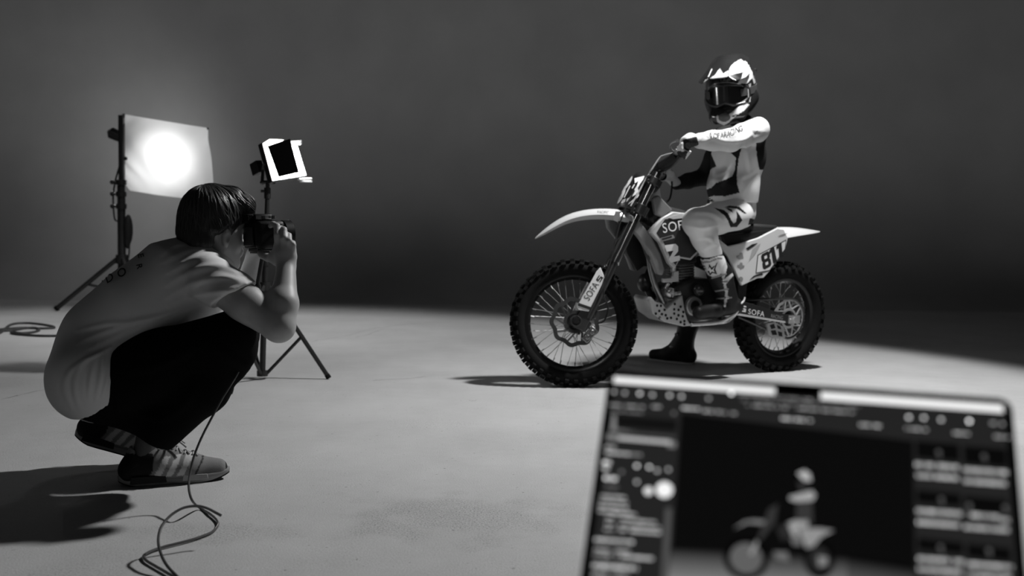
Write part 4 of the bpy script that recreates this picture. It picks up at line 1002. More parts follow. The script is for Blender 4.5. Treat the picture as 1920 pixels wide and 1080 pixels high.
# hair: a cap grooved along the strands, plus the strands themselves
cap = blend([ell(K(-.012, 0, .034), AX3, [.104, .090, .100]), ell(K(-.056, 0, -.025), AX3, [.060, .076, .085]), *chain([K(.04, .03, .098), K(.076, .035, .078), K(.092, .034, .045)], [.034, .030, .020]), *chain([K(.04, -.03, .095), K(.078, -.03, .072), K(.092, -.03, .04)], [.034, .028, .018]),
             *chain([K(-.02, .082, -.01), K(.008, .079, .012)], [.016, .014]), *chain([K(-.050, .050, -.06), K(-.052, -.05, -.07)], [.036, .036])], .022)
hl_f = [-.13, -.050, -.03, -.012, .004, .016, .023, .033, .040, .053, .10, .14]; hl_u = [-.100, -.085, -.068, -.046, -.014, -.012, -.034, -.034, -.010, .008, .030, .03]
_cap = cap
def cap(P):
    q = P-HC3; return np.maximum(_cap(P), (np.interp(q@fd3, hl_f, hl_u)-q@up3)*.6)
cap.bb = _cap.bb
V, F = nets(cap, .0042); V = relax(V, F, 2)
crown = K(-.055, .0, .115)
q = (V-HC3); ff, rr, uu = q@fd3, q@rg3, q@up3
ang = np.arctan2(rr, ff+.055); rad = np.hypot(rr, ff+.055)
g = np.sin(ang*58+np.sin(uu*60)*1.2)*.5+np.sin(ang*31+1.7+np.sin(uu*35)*1.5)*.4+np.sin(ang*107+rad*40)*.4
N = vnormals(V, F); V = V+N*(g*.0014*np.clip(rad/.05, .1, 1))[:, None]
hm = mat('hair_dark', .035, .42, spec=.5)
hair = link('hair', V, F, hm, ph_, True)
Bh = bvh_of([hair]); b = MB()
rnd = random.Random(3)
def strand(start, steps, dirf, ln, r, lift=.0025):
    p = np.array(start, float); out = []
    for i in range(steps):
        h = Bh.find_nearest(Vector(p)); 
        if h[0] is None: break
        n = np.array(h[1]); d = dirf(p, i/steps); d = d-n*np.dot(d, n)
        if np.linalg.norm(d) < 1e-6: break
        out.append(np.array(h[0])+n*lift); p = out[-1]+nrm(d)*ln
    if len(out) > 3: b.tube(out, [r*(1-.7*abs(2*i/(len(out)-1)-1)**2) for i in range(len(out))], 4, cap=False)
for k in range(1500):
    a = rnd.uniform(-math.pi, math.pi); rr_ = rnd.uniform(.01, .09)
    s0 = K(-.055+rr_*math.cos(a), rr_*math.sin(a), .12); w_ = rnd.uniform(-.25, .25)
    def df(p, t, a=a, w_=w_):
        q = p-crown; f_, r_ = q@fd3, q@rg3
        return fd3*(f_+.002)+rg3*r_-up3*(.02+.09*t)+rg3*w_*.05*math.sin(t*4)+(rg3*.05*abs(f_) if f_ > .05 else 0)
    strand(s0, rnd.randint(8, 15), df, .0115, rnd.uniform(.0006, .0012), rnd.uniform(.0003, .0028))
b.build('hair_strands', mat('hair_strand', .06, .38, spec=.6), hair, smooth=True)
# trainers
def trainer(name, heel, toe, up_, Lw, stripes_px, face_side, lace_lbl):
    X = nrm(toe-heel); Z = nrm(up_-X*np.dot(up_, X)); Y = np.cross(Z, X); L_ = np.linalg.norm(toe-heel)
    T = lambda x, y, z: heel+X*x*L_+Y*y+Z*z
    k = Lw
    up_f = blend([*chain([T(.12, 0, .050), T(.17, 0, .088*k)], [.037, .034], Y, .85), *chain([T(.12, 0, .048), T(.40, 0, .056), T(.62, 0, .046), T(.90, 0, .036)], [.038, .045, .042, .031], Y, 1.12), cone(T(.30, 0, .075*k), T(.46, 0, .078*k), .034, .026)], .03)
    up_f = half(up_f, T(0, 0, .018), -Z); up_f = cut(up_f, cone(T(.20, 0, .085*k), T(.24, 0, .15*k), .030, .045))
    hc_px = None
    V, F = nets(up_f, .0042); V = relax(V, F, 2); q = V-heel; x = q@X/L_; z = q@Z
    t = np.full(len(V), .20)
    t[(x < .30) & (z < .105) & (x-(z-.05)*1.6 < .29)] = .012
    for i in range(3):
        c = .36+.105*i; dd = x-(c+(z-.05)*1.5); m = (abs(dd) < .030) & (z < .094) & (z > .03); t[m] = .55
    m = abs(x-(.71+(z-.05)*1.6)) < .010; t[m & (z < .1)] = .03
    t[x > .97] = .02
    upper = link(name, V, F, tonemat('shoe_knit', .8, .2, bump=.25, bscale=500), ph_, True, None, t)
    b = MB(); ol = []
    for i in range(40):
        a = 2*math.pi*i/40; c, s_ = math.cos(a), math.sin(a); xx = .5+.515*np.sign(c)*abs(c)**.75; w = (.040 if xx < .5 else .046)*(1-.12*math.exp(-((xx-.45)/.15)**2))
        ol.append((xx, w*np.sign(s_)*abs(s_)**.8))
    hh = [(0.0, .93), (.005, .985), (.018, 1.03), (.026, 1.02), (.030, .97)]
    V = []; F = []
    for li, (zz, sc) in enumerate(hh):
        for xx, yy in ol:
            f_ = zz/.030; x2 = .5+(xx-.5)*(.93+.07*sc)
            rk = .024*max(0, (xx-.70)/.30)**1.8*(1-.45*f_)+.016*max(0, (.16-xx)/.16)**1.4*(1-f_)
            V.append(T(x2, yy*sc, zz*(1-.22*max(0, (xx-.6)/.4))+rk+(.006*f_ if xx < .3 else 0)))
    n = 40
    for i in range(len(hh)-1):
        for j in range(n): F.append((i*n+j, i*n+(j+1) % n, (i+1)*n+(j+1) % n, (i+1)*n+j))
    F += [tuple(range(n))[::-1], tuple((len(hh)-1)*n+j for j in range(n))]
    b.add(V, F); sole = b.build('sole', mat('sole_foam', .26, .6), upper)
    b = MB(); V2 = [np.array(p) for p in V[:n]]; b.prism([p-Z*.0005 for p in V2], -Z*.004); b.build('outsole', blackm, sole)
    for s_ in (1, -1):
        b = MB(); b.prism([T(.09, .047*s_, .012), T(.42, .049*s_, .012), T(.41, .049*s_, .034), T(.10, .046*s_, .036)], Y*.004*s_); b.build('sole_plug', blackm, sole, bevel=.002)
        b = MB(); b.prism([T(.56, .050*s_, .012), T(.80, .047*s_, .014), T(.79, .046*s_, .030), T(.57, .049*s_, .032)], Y*.003*s_); b.build('sole_plug', mat('plug_grey', .34, .6), sole, bevel=.002)
    b = MB()
    Bu = bvh_of([upper])
    def top(x, y):
        h = Bu.ray_cast(Vector(T(x, y, .2)), Vector(-Z)); return np.array(h[0])+Z*.003 if h[0] else T(x, y, .08)
    for i in range(5):
        x0 = .36+.075*i; b.tube(curve_pts([top(x0, -.024), top(x0+.02, 0), top(x0+.045, .024)], 4), .0028, 6); b.tube(curve_pts([top(x0+.045, -.024), top(x0+.02, 0)+Z*.002, top(x0, .024)], 4), .0028, 6)
    c = top(.42, 0)+Z*.006
    for s_ in (1, -1):
        b.tube(curve_pts([c, c+Y*.03*s_+Z*.016+X*.01, c+Y*.045*s_+Z*.004+X*.03, c+Y*.02*s_+Z*.004+X*.014, c], 5), .003, 6)
        b.tube(curve_pts([c, c+Y*.02*s_+Z*.01+X*.03, c+Y*.035*s_+X*.06-Z*.012], 5), .003, 6)
    b.ball(c, .007); b.build('laces', mat('lace', .4, .8), upper)
    b = MB(); b.rod(T(.20, 0, .06), T(.26, 0, .135*k), .034, 16, .036); b.build('sock', mat('sock', .10, .9), upper)
    return upper
h1 = G(224, 911); t1 = G(428, 896); 
trainer('trainer', h1, t1, ZZ, 1.15, None, 1, '')
t2 = G(322, 872); h2 = W(140, 822, 3.36); trainer('trainer', h2, t2, ZZ+np.array([.0, 0, 0]), 1.1, None, 1, '')

# ------------------------------------------------------------------ the camera in their hands
ca = nrm(np.array([.80, .60, .04])); cu = nrm(np.array([-.05, 0, 1.])-ca*np.dot([-.05, 0, 1.], ca)); cr = np.cross(ca, cu)
CB = W(490, 440, 3.20)
def KC(f, r, u): return CB+ca*f+cr*r+cu*u
camt = thing('camera', 'black camera held up to the eye of the crouching person', 'camera', CB-cu*.05)
cbm = mat('camera_black', .0035, .5, spec=.25, bump=.1, bscale=900)
b = MB(); b.box(KC(0, 0, 0), ca*.034, cr*.068, cu*.044); b.build('body', cbm, camt, bevel=.008)
b = MB(); b.box(KC(.002, .062, -.002), ca*.046, cr*.018, cu*.044); b.build('hand_grip', cbm, camt, bevel=.012)
b = MB(); b.prism([KC(-.034, -.03, .04), KC(-.034, .03, .04), KC(-.030, .022, .066), KC(-.030, -.022, .066)], ca*.062); b.build('viewfinder_hump', cbm, camt, bevel=.006)
b = MB(); b.box(KC(-.042, 0, .052), ca*.012, cr*.020, cu*.014); b.build('eyecup', rubber, camt, bevel=.004)
b = MB(); b.box(KC(-.037, -.012, -.004), ca*.004, cr*.040, cu*.030); b.build('screen', mat('dead_screen', .008, .15), camt, bevel=.002)
lens = MB(); lens.disc(KC(.050, 0, -.004), ca, .034, .04, 36); lens.disc(KC(.072, 0, -.004), ca, .036, .012, 36); lens.ring(KC(.084, 0, -.001), ca, .046, .038, .026, 40)
lo = lens.build('lens', cbm, camt)
b = MB(); b.disc(KC(.080, 0, -.004), ca, .034, .004, 32); b.build('front_glass', mat('lens_glass', .01, .03, 0, .9, coat=1), lo)
for i, r_ in enumerate((.050, .064)):
    b = MB(); b.ring(KC(r_, 0, -.004), ca, .0385, .033, .009, 60, wave=.0006, nw=30); b.build('focus_ring', mat('ring_rubber', .014, .6), lo)
b = MB(); b.box(KC(-.004, .012, .0485), ca*.024, cr*.034, cu*.0015); b.build('top_plate', mat('top_trim', .35, .3, .8), camt, bevel=.001)
for (f_, r_, rr_) in ((.0, .036, .010), (-.012, .056, .008), (.018, .060, .007)):
    b = MB(); b.disc(KC(f_, r_, .053), cu, rr_, .010, 20); b.build('dial', mat('dial_metal', .22, .3, .8), camt)
b = MB(); b.box(KC(0, 0, -.048), ca*.03, cr*.04, cu*.005); b.box(KC(0, -.02, -.056), ca*.022, cr*.03, cu*.004); b.build('mounting_plate', stand_m, camt, bevel=.002)
b = MB(); pb = KC(.0, .01, -.055); b.rod(pb, W(483, 532, 3.205), .007, 12); b.tube([W(483, 532, 3.205), W(481, 545, 3.205), W(479, 560, 3.205)], [.010, .018, .014], 12); b.rod(W(481, 548, 3.205), W(474, 556, 3.17), .009, 10); b.rod(W(481, 548, 3.205), W(488, 562, 3.22), .009, 10); b.build('hanging_handle', stand_m, camt)

# ------------------------------------------------------------------ cables
cab = mat('cable_grey', .07, .32)
z = .006
def Gz(x, y, z=z): return G(x, y, z)
path = [W(452, 640, 3.16), W(455, 668, 3.06), W(450, 690, 3.0), W(436, 716, 2.96), W(416, 748, 2.94), W(396, 785, 2.92), W(378, 820, 2.90), W(364, 855, 2.88), W(356, 890, 2.85), W(354, 915, 2.80), W(360, 938, 2.76), Gz(374, 952), Gz(394, 964), Gz(407, 976), Gz(408, 986), Gz(396, 998), Gz(372, 1008), Gz(345, 1016), Gz(305, 1026), Gz(280, 1035), Gz(269, 1043), Gz(274, 1051), Gz(292, 1062), Gz(313, 1074), Gz(330, 1084), Gz(352, 1100), Gz(380, 1110), Gz(388, 1100, .012), Gz(365, 1092, .022),
        W(345, 1090, 2.23), W(328, 1077, 2.26), W(310, 1056, 2.30), W(299, 1030, 2.34), W(297, 1008, 2.38), W(304, 985, 2.42), W(322, 965, 2.46), W(345, 952, 2.49), W(370, 949, 2.51), W(388, 953, 2.52), W(404, 961, 2.53), W(415, 967, 2.53)]
b = MB(); b.tube(curve_pts(path, 6), .0036, 8); tag(b.build('tether_cable', cab, loc=G(370, 960)), 'thin grey cable hanging past the crouching knee and looping on the floor', 'cable')
b = MB(); zz = .008
p2 = [(-40, 640), (0, 624), (20, 609), (48, 606), (75, 608), (98, 612), (100, 615), (80, 616), (40, 615), (0, 618), (-30, 622), (-20, 621), (20, 620), (45, 616), (66, 615), (73, 619), (62, 623), (40, 625), (22, 623), (26, 626), (45, 628), (80, 630), (130, 630), (200, 632)]
b.tube(curve_pts([G(x, y, zz) for x, y in p2], 6), .011, 8); tag(b.build('power_cable', mat('cable_dark', .035, .6), loc=G(60, 618)), 'dark power cable lying in loops on the floor at the far left', 'cable')

# ------------------------------------------------------------------ LED panel on its stand
D_ = 5.55; base_ = G(491.5, 711.5)
st = thing('light_stand', 'black tripod stand with braced legs carrying the small LED panel', 'stand', base_)
bx, by = base_[0], base_[1]
Pz = lambda zz: np.array([bx, by, zz])+np.array([.028*zz, 0, 0])
hubz = PL(491.5, 700, base_, np.array([0, 1., 0]))[2]; topz = PL(501, 352, base_, np.array([0, 1., 0]))[2]
b = MB(); b.rod(Pz(hubz-.01), Pz(topz*.62), .0165, 14); b.rod(Pz(topz*.6), Pz(topz), .0125, 14); b.build('pole', stand_m, st)
b = MB(); b.disc(Pz(topz*.62), ZZ, .022, .05, 16); b.rod(Pz(topz*.62), Pz(topz*.62)+[-.04, 0, 0], .008, 8); b.build('collar', stand_m, st)
b = MB(); b.disc(Pz(topz-.03), ZZ, .018, .06, 14); b.rod(Pz(topz-.02), Pz(topz-.02)+[-.035, -.01, .0], .008, 8); b.disc(Pz(topz+.015), ZZ, .011, .05, 12); b.build('spigot', stand_m, st)
lz = .52; footp = [G(616, 711), G(431, 739)]; R_ = np.linalg.norm((footp[0]-base_)[:2]); 
v1, v2 = footp[0]-base_, footp[1]-base_; v3 = -(v1+v2); v3 = v3/np.linalg.norm(v3[:2])*R_; footp.append(base_+v3)
for fp in footp:
    tp = Pz(lz)+nrm((fp-base_)*[1, 1, 0])*.02; fp = fp*[1, 1, 0]+np.array([0, 0, .010])
    b = MB(); b.tube([tp, fp], .0125, 8); lg = b.build('leg', stand_m, st)
    mid = tp*.45+fp*.55; b = MB(); b.rod(Pz(hubz)+nrm((fp-base_)*[1, 1, 0])*.025, mid, .009, 8); b.build('brace', stand_m, lg)
    b = MB(); b.rod(fp+(tp-fp)*.03, fp-(tp-fp)*.008, .015, 10); b.build('rubber_foot', rubber, lg)
b = MB(); b.disc(Pz(lz), ZZ, .03, .045, 18); b.build('leg_collar', stand_m, st)
b = MB(); b.disc(Pz(hubz), ZZ, .03, .03, 18); b.build('brace_collar', stand_m, st)

TL, TR, BR, BL = W(494, 269, 5.50), W(557, 272, 5.70), W(574, 328, 5.66), W(512, 338, 5.46)
pn_ = nrm(np.cross(TR-TL, BL-TL)); 
if pn_[0] < 0: pn_ = -pn_
pc_ = (TL+TR+BR+BL)/4
led = thing('led_panel', 'small bright LED panel light with barn doors on the stand behind the camera', 'light', pc_-[0, 0, .1])
ex = nrm(TR-TL+BR-BL); ey = nrm(TL-BL+TR-BR); hx = np.linalg.norm(TR-TL)/2; hy = np.linalg.norm(TL-BL)/2
b = MB(); b.prism([p-pn_*.004 for p in (TL-ex*.008+ey*.008, TR+ex*.008+ey*.008, BR+ex*.008-ey*.008, BL-ex*.008-ey*.008)], -pn_*.035); b.build('housing', stand_m, led, bevel=.004)
b = MB(); b.prism([TL, TR, BR, BL], -pn_*.003); b.build('diffuser', emis('led_glow', 1, 60), led, smooth=False)
b = MB(); b.box(pc_-pn_*.065, ex*.06, ey*.05, pn_*.022); b.build('ballast', stand_m, led, bevel=.004)
b = MB(); b.box(W(482, 315, 5.60), ex*.022, ey*.036, pn_*.03); b.build('battery', stand_m, led, bevel=.004)
white_in = mat('door_white', .7, .5)
def door(name, a, c, outv, ln, m):
    b = MB(); n_ = nrm(np.cross(c-a, outv)); b.prism([a, c, c+outv*ln*.96-(c-a)*.05, a+outv*ln*.96+(c-a)*.05], n_*.003); return b.build(name, m, led)
door('barn_door', TL+ey*.004, TL*.55+TR*.45+ey*.004, nrm(pn_+ey*.1), .05, white_in); door('barn_door', BL-ey*.004, BR*.8+BL*.2-ey*.004, nrm(pn_-ey*.25), .05, white_in)
for q0, q1 in (((546, 266), (564, 264.5)), ((547, 270.5), (564, 269)), ((559, 336.5), (584, 334.5)), ((563, 340), (584, 340))):
    b = MB(); b.rod(W(q0[0], q0[1], 5.55), W(q1[0], q1[1], 5.50), .0065, 8); b.build('door_arm', white_in, led)
b = MB(); b.prism([W(501, 273.5, 5.44), W(543.5, 260, 5.50), W(560.5, 323, 5.49), W(522, 332, 5.43)], np.array([0, .004, 0])); b.build('barn_door', mat('door_black', .002, .9, spec=0), led)
b = MB(); yb = Pz(topz+.03); yc = pc_-pn_*.02
b.tube([yb-ex*.0+np.array([-.035, 0, .0]), yb+np.array([.035, 0, 0])], .010, 8)
b.tube([yb+[-.035, 0, 0], W(491, 346, 5.52), W(493, 318, 5.52), BL*.5+TL*.5-ex*.012-pn_*.02], .009, 8); b.tube([yb+[.035, 0, 0], W(511, 344, 5.56), W(512, 338, 5.56)], .009, 8)
b.build('yoke', stand_m, led)

# ------------------------------------------------------------------ big diffusion frame on its stand, lamp behind it
DB = 10.3; bs = W(229, 600, DB); bs[2] = 0
ds = thing('light_stand', 'tall heavy black stand holding the lit diffusion cloth at left', 'stand', bs)
Py = lambda zz: np.array([bs[0], bs[1], zz])
def zat(y): return PL(229, y, bs, np.array([0, 1., 0]))[2]
b = MB(); b.rod(Py(.12), Py(zat(347)), .040, 16); b.rod(Py(zat(347)), Py(zat(216)), .026, 14); b.build('pole', stand_m, ds)
hz = zat(486)
b = MB(); b.disc(Py(hz), ZZ, .06, .09, 18); b.build('leg_collar', stand_m, ds)
lf = G(105, 583); Rr = np.linalg.norm((lf-bs)[:2]); a0 = math.atan2(lf[1]-bs[1], lf[0]-bs[0])
for k in range(3):
    a = a0+k*2*math.pi/3; fp = np.array([bs[0]+Rr*math.cos(a), bs[1]+Rr*math.sin(a), .02]); tp = Py(hz)+np.array([math.cos(a), math.sin(a), 0])*.05
    b = MB(); b.tube([tp, fp], .024, 10); lg = b.build('leg', stand_m, ds)
    b = MB(); m_ = tp*.5+fp*.5; b.rod(Py(.2), m_, .014, 8); b.build('brace', stand_m, lg)
    b = MB(); b.rod(fp+(tp-fp)*.03, fp-(tp-fp)*.008, .03, 10); b.build('rubber_foot', rubber, lg)
for y in (342, 364, 387):
    b = MB(); c = Py(zat(y)); b.disc(c, ZZ, .052, .05, 16); b.rod(c, c+[-.085, -.02, 0], .013, 8); b.ball(c+[-.085, -.02, 0], .024); b.build('knob', stand_m, ds)
b = MB(); c = Py(zat(436)); b.ball(c+[.07, 0, .03], (.045, .05, .16)); b.ball(c+[.06, 0, -.08], (.03, .04, .09)); b.tube(curve_pts([c+[.08, 0, -.1], c+[.07, 0, -.25], c+[.02, 0, -.32]], 4), .008, 6); b.build('cable_bundle', blackm, ds)
b = MB(); b.tube(curve_pts([W(227, 300, DB), W(222, 318, DB), W(216, 340, DB), W(212, 370, DB), W(214, 405, DB), W(218, 414, DB), W(226, 412, DB)], 6), .009, 6)
tag(b.build('lamp_cable', blackm, loc=W(216, 414, DB)), 'black lamp cable looping beside the tall stand', 'cable')
yw = math.radians(38); cn = nrm(np.array([math.sin(yw), -math.cos(yw), -.10]))
CT = W(230, 214, DB); exc = np.array([math.cos(yw), math.sin(yw), 0.])
def onpl(x, y): return PL(x, y, CT, cn)
fr_ = thing('diffusion_frame', 'white diffusion cloth stretched on a frame, glowing with a bright round spot', 'diffuser', bs+np.array([0, 0, zat(345)]))
c4 = [onpl(230, 214), onpl(388.5, 240), onpl(397, 378), onpl(229, 337)]
V = []; F = []; nx, ny = 40, 34
edgeT = lambda u: np.array([230+158.5*u, 214+26*u]); 
def edgeB(u): return np.array([np.interp(u, [0, .10, .35, .7, 1], [228, 243, 290, 346, 396]), np.interp(u, [0, .10, .35, .7, 1], [337, 357, 365, 372, 368])])
for j in range(ny+1):
    v = j/ny
    for i in range(nx+1):
        u = i/nx; p = edgeT(u)*(1-v)+edgeB(u)*v; p = p+np.array([4.5*math.sin(v*2.6)*(u**3)-1.2*math.sin(v*math.pi)*(1-u), 0])
        w = onpl(*p); fold = .030*math.sin(9*(u*1.6+v*.7)+2*math.sin(v*4))*min(1, (abs(u-.5)*2)**1.5+.1)+.030*math.sin(14*(u-v*.8))*(v*(1-u))+.02*math.sin(11*(u+v))*max(0, u-.55)
        V.append(w+cn*fold)
for j in range(ny):
    for i in range(nx): F.append((j*(nx+1)+i, j*(nx+1)+i+1, (j+1)*(nx+1)+i+1, (j+1)*(nx+1)+i))
cm = bpy.data.materials.new('diffusion_cloth'); cm.use_nodes = True; nt = cm.node_tree; nt.nodes.clear()
o_ = nt.nodes.new('ShaderNodeOutputMaterial'); mx = nt.nodes.new('ShaderNodeMixShader'); d1 = nt.nodes.new('ShaderNodeBsdfDiffuse'); t1_ = nt.nodes.new('ShaderNodeBsdfTranslucent')
d1.inputs[0].default_value = (.8, .8, .8, 1); t1_.inputs[0].default_value = (.8, .8, .8, 1); mx.inputs[0].default_value = .55
nz = nt.nodes.new('ShaderNodeTexNoise'); nz.inputs['Scale'].default_value = 400; bu = nt.nodes.new('ShaderNodeBump'); bu.inputs['Strength'].default_value = .05; nt.links.new(nz.outputs[0], bu.inputs['Height']); nt.links.new(bu.outputs[0], d1.inputs['Normal'])
nt.links.new(d1.outputs[0], mx.inputs[1]); nt.links.new(t1_.outputs[0], mx.inputs[2]); nt.links.new(mx.outputs[0], o_.inputs[0])
link('cloth', V, F, cm, fr_, True)
b = MB(); b.rod(onpl(231, 213)+cn*.01, onpl(231.5, 338)+cn*.01, .013, 12); b.build('frame_tube', mat('frame_tube', .2, .4, .6), fr_)
for x, y in ((234, 297), (388, 241)):
    b = MB(); b.ball(onpl(x, y)+cn*.02, .02 if x < 300 else .012); b.build('clamp', stand_m, fr_)
lampc = onpl(307, 287)-cn*.50; ld = nrm(cn+np.array([0, 0, -.16]))
lp = thing('studio_lamp', 'black lamp head poking out behind the diffusion cloth', 'lamp', lampc-ld*.2)
b = MB(); b.tube([lampc-ld*.02, lampc-ld*.05, lampc-ld*.40, lampc-ld*.46], [.10, .085, .08, .06], 20); b.build('housing', stand_m, lp)
rear = W(208, 249, float(lampc[1])+.30)
b = MB(); b.tube([lampc-ld*.44, rear*.5+(lampc-ld*.44)*.5, rear, rear+nrm(rear-lampc)*.03], [.045, .06, .065, .03], 12); b.build('ballast', stand_m, lp)
b = MB(); b.ring(lampc, ld, .115, .10, .06, 32); b.build('reflector_rim', stand_m, lp)
b = MB(); b.disc(lampc-ld*.012, ld, .098, .006, 28); b.build('lamp_glass', emis('lamp_glow', 1, 10), lp)
b = MB(); b.tube(curve_pts([lampc-ld*.25+[0, .1, 0], lampc-ld*.3+[0, .1, -.2], Py(zat(300))], 5), .016, 8); b.build('yoke', stand_m, lp)
beam = spot('lamp_beam', lampc+ld*.02, ld, 30, 92, 1.0, .06)
glow = spot('cloth_fill', lampc-ld*.95, ld, 84, 56, .35, .1)  # extra spot behind the lamp head, added to brighten the whole cloth
rear_fill = spot('left_wall_fill', lampc-ld*.52, (-.75, 1, -.25), 34, 165, 1.0, .08)  # added backward-facing spot that brightens the wall at left

# ------------------------------------------------------------------ laptop
LT = np.array([.26650464, .91024309, .66576411]); LR = np.array([[.96654547, .19828176, .16270896], [-.25534458, .80385072, .5372366], [-.0242695, -.56081045, .82758844]])
lx, lyv, lz_ = LR[:, 0], LR[:, 1], LR[:, 2]; LW, LH = .3557, .2425
lap = thing('laptop', 'open laptop in the foreground showing tethering software with the rider on screen', 'laptop', LT-lz_*LH-[0, 0, .015])
def LP(a, b, o=0.0): return LT+lx*a+lz_*b-lyv*o
def rrect(w0, w1, h0, h1, r, n=6):
    out = []
    for cx, cy, s in ((w1-r, h1-r, 0), (w0+r, h1-r, 1), (w0+r, h0+r, 2), (w1-r, h0+r, 3)):
        for k in range(n+1):
            a = math.pi/2*(s+k/n); out.append((cx+r*math.cos(a), cy+r*math.sin(a)))
    return out
b = MB(); b.prism([LP(x, y, 0) for x, y in rrect(-LW/2, LW/2, -LH, 0, .011)], lyv*.005); b.build('lid', mat('laptop_shell', .003, .7, spec=.1), lap, bevel=.0012)
b = MB(); b.prism([LP(x, y, .0004) for x, y in rrect(-LW/2+.0012, LW/2-.0012, -LH+.0012, -.0012, .010)], lyv*.0003); b.build('bezel', mat('bezel_glass', .003, .35, 0, .1), lap)
SV = []; SF = []; ST = []
def quad(pts, g, o=.0010):
    n = len(SV); SV.extend([LP(a, b_, o) for a, b_ in pts]); SF.append(tuple(range(n, n+len(pts)))); ST.extend([g]*len(pts))
def ab(x, y):
    q = PL(x, y, LT, lyv)-LT; return np.array([q@lx, q@lz_])
def rct(x0, y0, x1, y1, g, o=.0012):
    a, c = ab(x0, y0), ab(x1, y1); quad([(a[0], a[1]), (c[0], a[1]), (c[0], c[1]), (a[0], c[1])], g, o)
def ac(x, y): return (1060+x/2.2326, 680+y/2.2326)          # from the enlarged view of the screen
def rc(x0, y0, x1, y1, g, o=.0014): p, q = ac(x0, y0), ac(x1, y1); rct(p[0], p[1], q[0], q[1], g, o)
def dot(x, y, r, g, o=.0016):
    p = ac(x, y); c = ab(*p); rr = r/2.2326/2030; quad([(c[0]+rr*math.cos(t), c[1]+rr*math.sin(t)) for t in np.linspace(0, 6.283, 13)[:-1]], g, o)
quad(rrect(-LW/2+.0070, LW/2-.0070, -LH+.009, -.0062, .006), .017, .0008)
rct(1152, 707, 1453, 741, .95); rct(1539, 736, 1881, 775, .95)
quad([tuple(ab(*ac(*p))) for p in ((880, 85), (1062, 104), (1062, 148), (880, 136))], .0, .0018)
for x, y, g in ((205, 125, .35), (250, 130, .35), (312, 132, .75), (365, 138, .45), (437, 140, .6), (487, 145, .55), (600, 153, .3), (695, 132, 1.1), (1437, 232, .7), (1500, 234, .6), (1572, 242, .55), (1690, 248, 1.2), (432, 450, .35), (300, 435, .7), (352, 440, .7), (385, 455, .4), (300, 502, .4), (236, 460, .12), (455, 215, .1)): dot(x, y, 7, g*2.0)
dot(415, 535, 34, .95); dot(348, 540, 17, .9)
rng_ = random.Random(5)
def words(x0, y0, x1, g, h=8, gap=.25, slope=.066):
    x = x0
    while x < x1:
        w = rng_.uniform(4, 9)
        if rng_.random() > gap: rc(x, y0+(x-x0)*slope*0-h/2, min(x+w, x1), y0+h/2+(x-x0)*0, g*rng_.uniform(.7, 1.4))
        x += w+rng_.uniform(2, 4)
def wl_(x0, y0, x1, g, h=8, gap=.2):
    g *= 1.55; h *= .72
    x = x0
    while x < x1:
        w = rng_.uniform(4, 9); yy = y0+(x-x0)*.075
        if rng_.random() > gap: rc(x, yy-h/2, min(x+w, x1), yy+h/2+w*.075, g*rng_.uniform(.7, 1.4))
        x += w+rng_.uniform(2, 4)
for a in ((188, 178, 330, .3, 9), (340, 184, 400, .5, 9), (190, 203, 325, .22, 6), (490, 192, 560, .7, 10), (575, 204, 650, .35, 12), (660, 212, 715, .35, 9), (720, 135, 1030, .25, 8), (740, 160, 960, .2, 8), (960, 165, 1240, .2, 8), (760, 180, 930, .3, 9), (950, 192, 1210, .3, 10), (905, 236, 1030, .55, 12), (1232, 262, 1320, .55, 13), (1770, 255, 1835, .5, 12), (1425, 278, 1525, .45, 10), (1615, 296, 1690, .55, 10), (1795, 312, 1855, .45, 12)): wl_(*a)
rc(205, 222, 462, 290, .006); quad([tuple(ab(*ac(*p))) for p in ((190, 285), (200, 215), (212, 225), (212, 280), (300, 292))], .22, .0016); rc(180, 295, 462, 310, .06)
rc(222, 310, 440, 345, .50, .0016); rc(175, 300, 225, 330, .18, .0016); rc(430, 330, 462, 360, .18)
for a in ((170, 355, 210, .3, 16), (170, 378, 265, .45, 14), (265, 385, 320, .3, 10), (160, 420, 190, .6, 20), (160, 445, 180, .6, 20), (165, 485, 215, .6, 20), (170, 520, 220, .12, 10),
          (150, 560, 250, .3, 14), (145, 582, 260, .3, 14), (140, 602, 262, .5, 9), (140, 622, 270, .3, 14), (200, 632, 295, .35, 14), (170, 650, 205, .4, 10), (170, 676, 205, .4, 10), (165, 700, 205, .3, 14), (235, 655, 290, .4, 12), (295, 665, 380, .4, 14), (230, 682, 400, .42, 9), (228, 702, 400, .34, 16), (125, 742, 285, .4, 16), (125, 784, 190, .5, 9), (210, 790, 270, .5, 10), (120, 806, 190, .24, 14), (215, 812, 370, .36, 18), (115, 850, 300, .4, 22), (115, 888, 180, .4, 12), (200, 890, 260, .4, 12)): wl_(*a, gap=.04)
quad([tuple(ab(*ac(*p))) for p in ((420, 610), (446, 612), (430, 893), (402, 893))], .075, .0014); quad([tuple(ab(*ac(*p))) for p in ((402, 893), (430, 893), (420, 1000), (390, 1000))], .075, .0014)
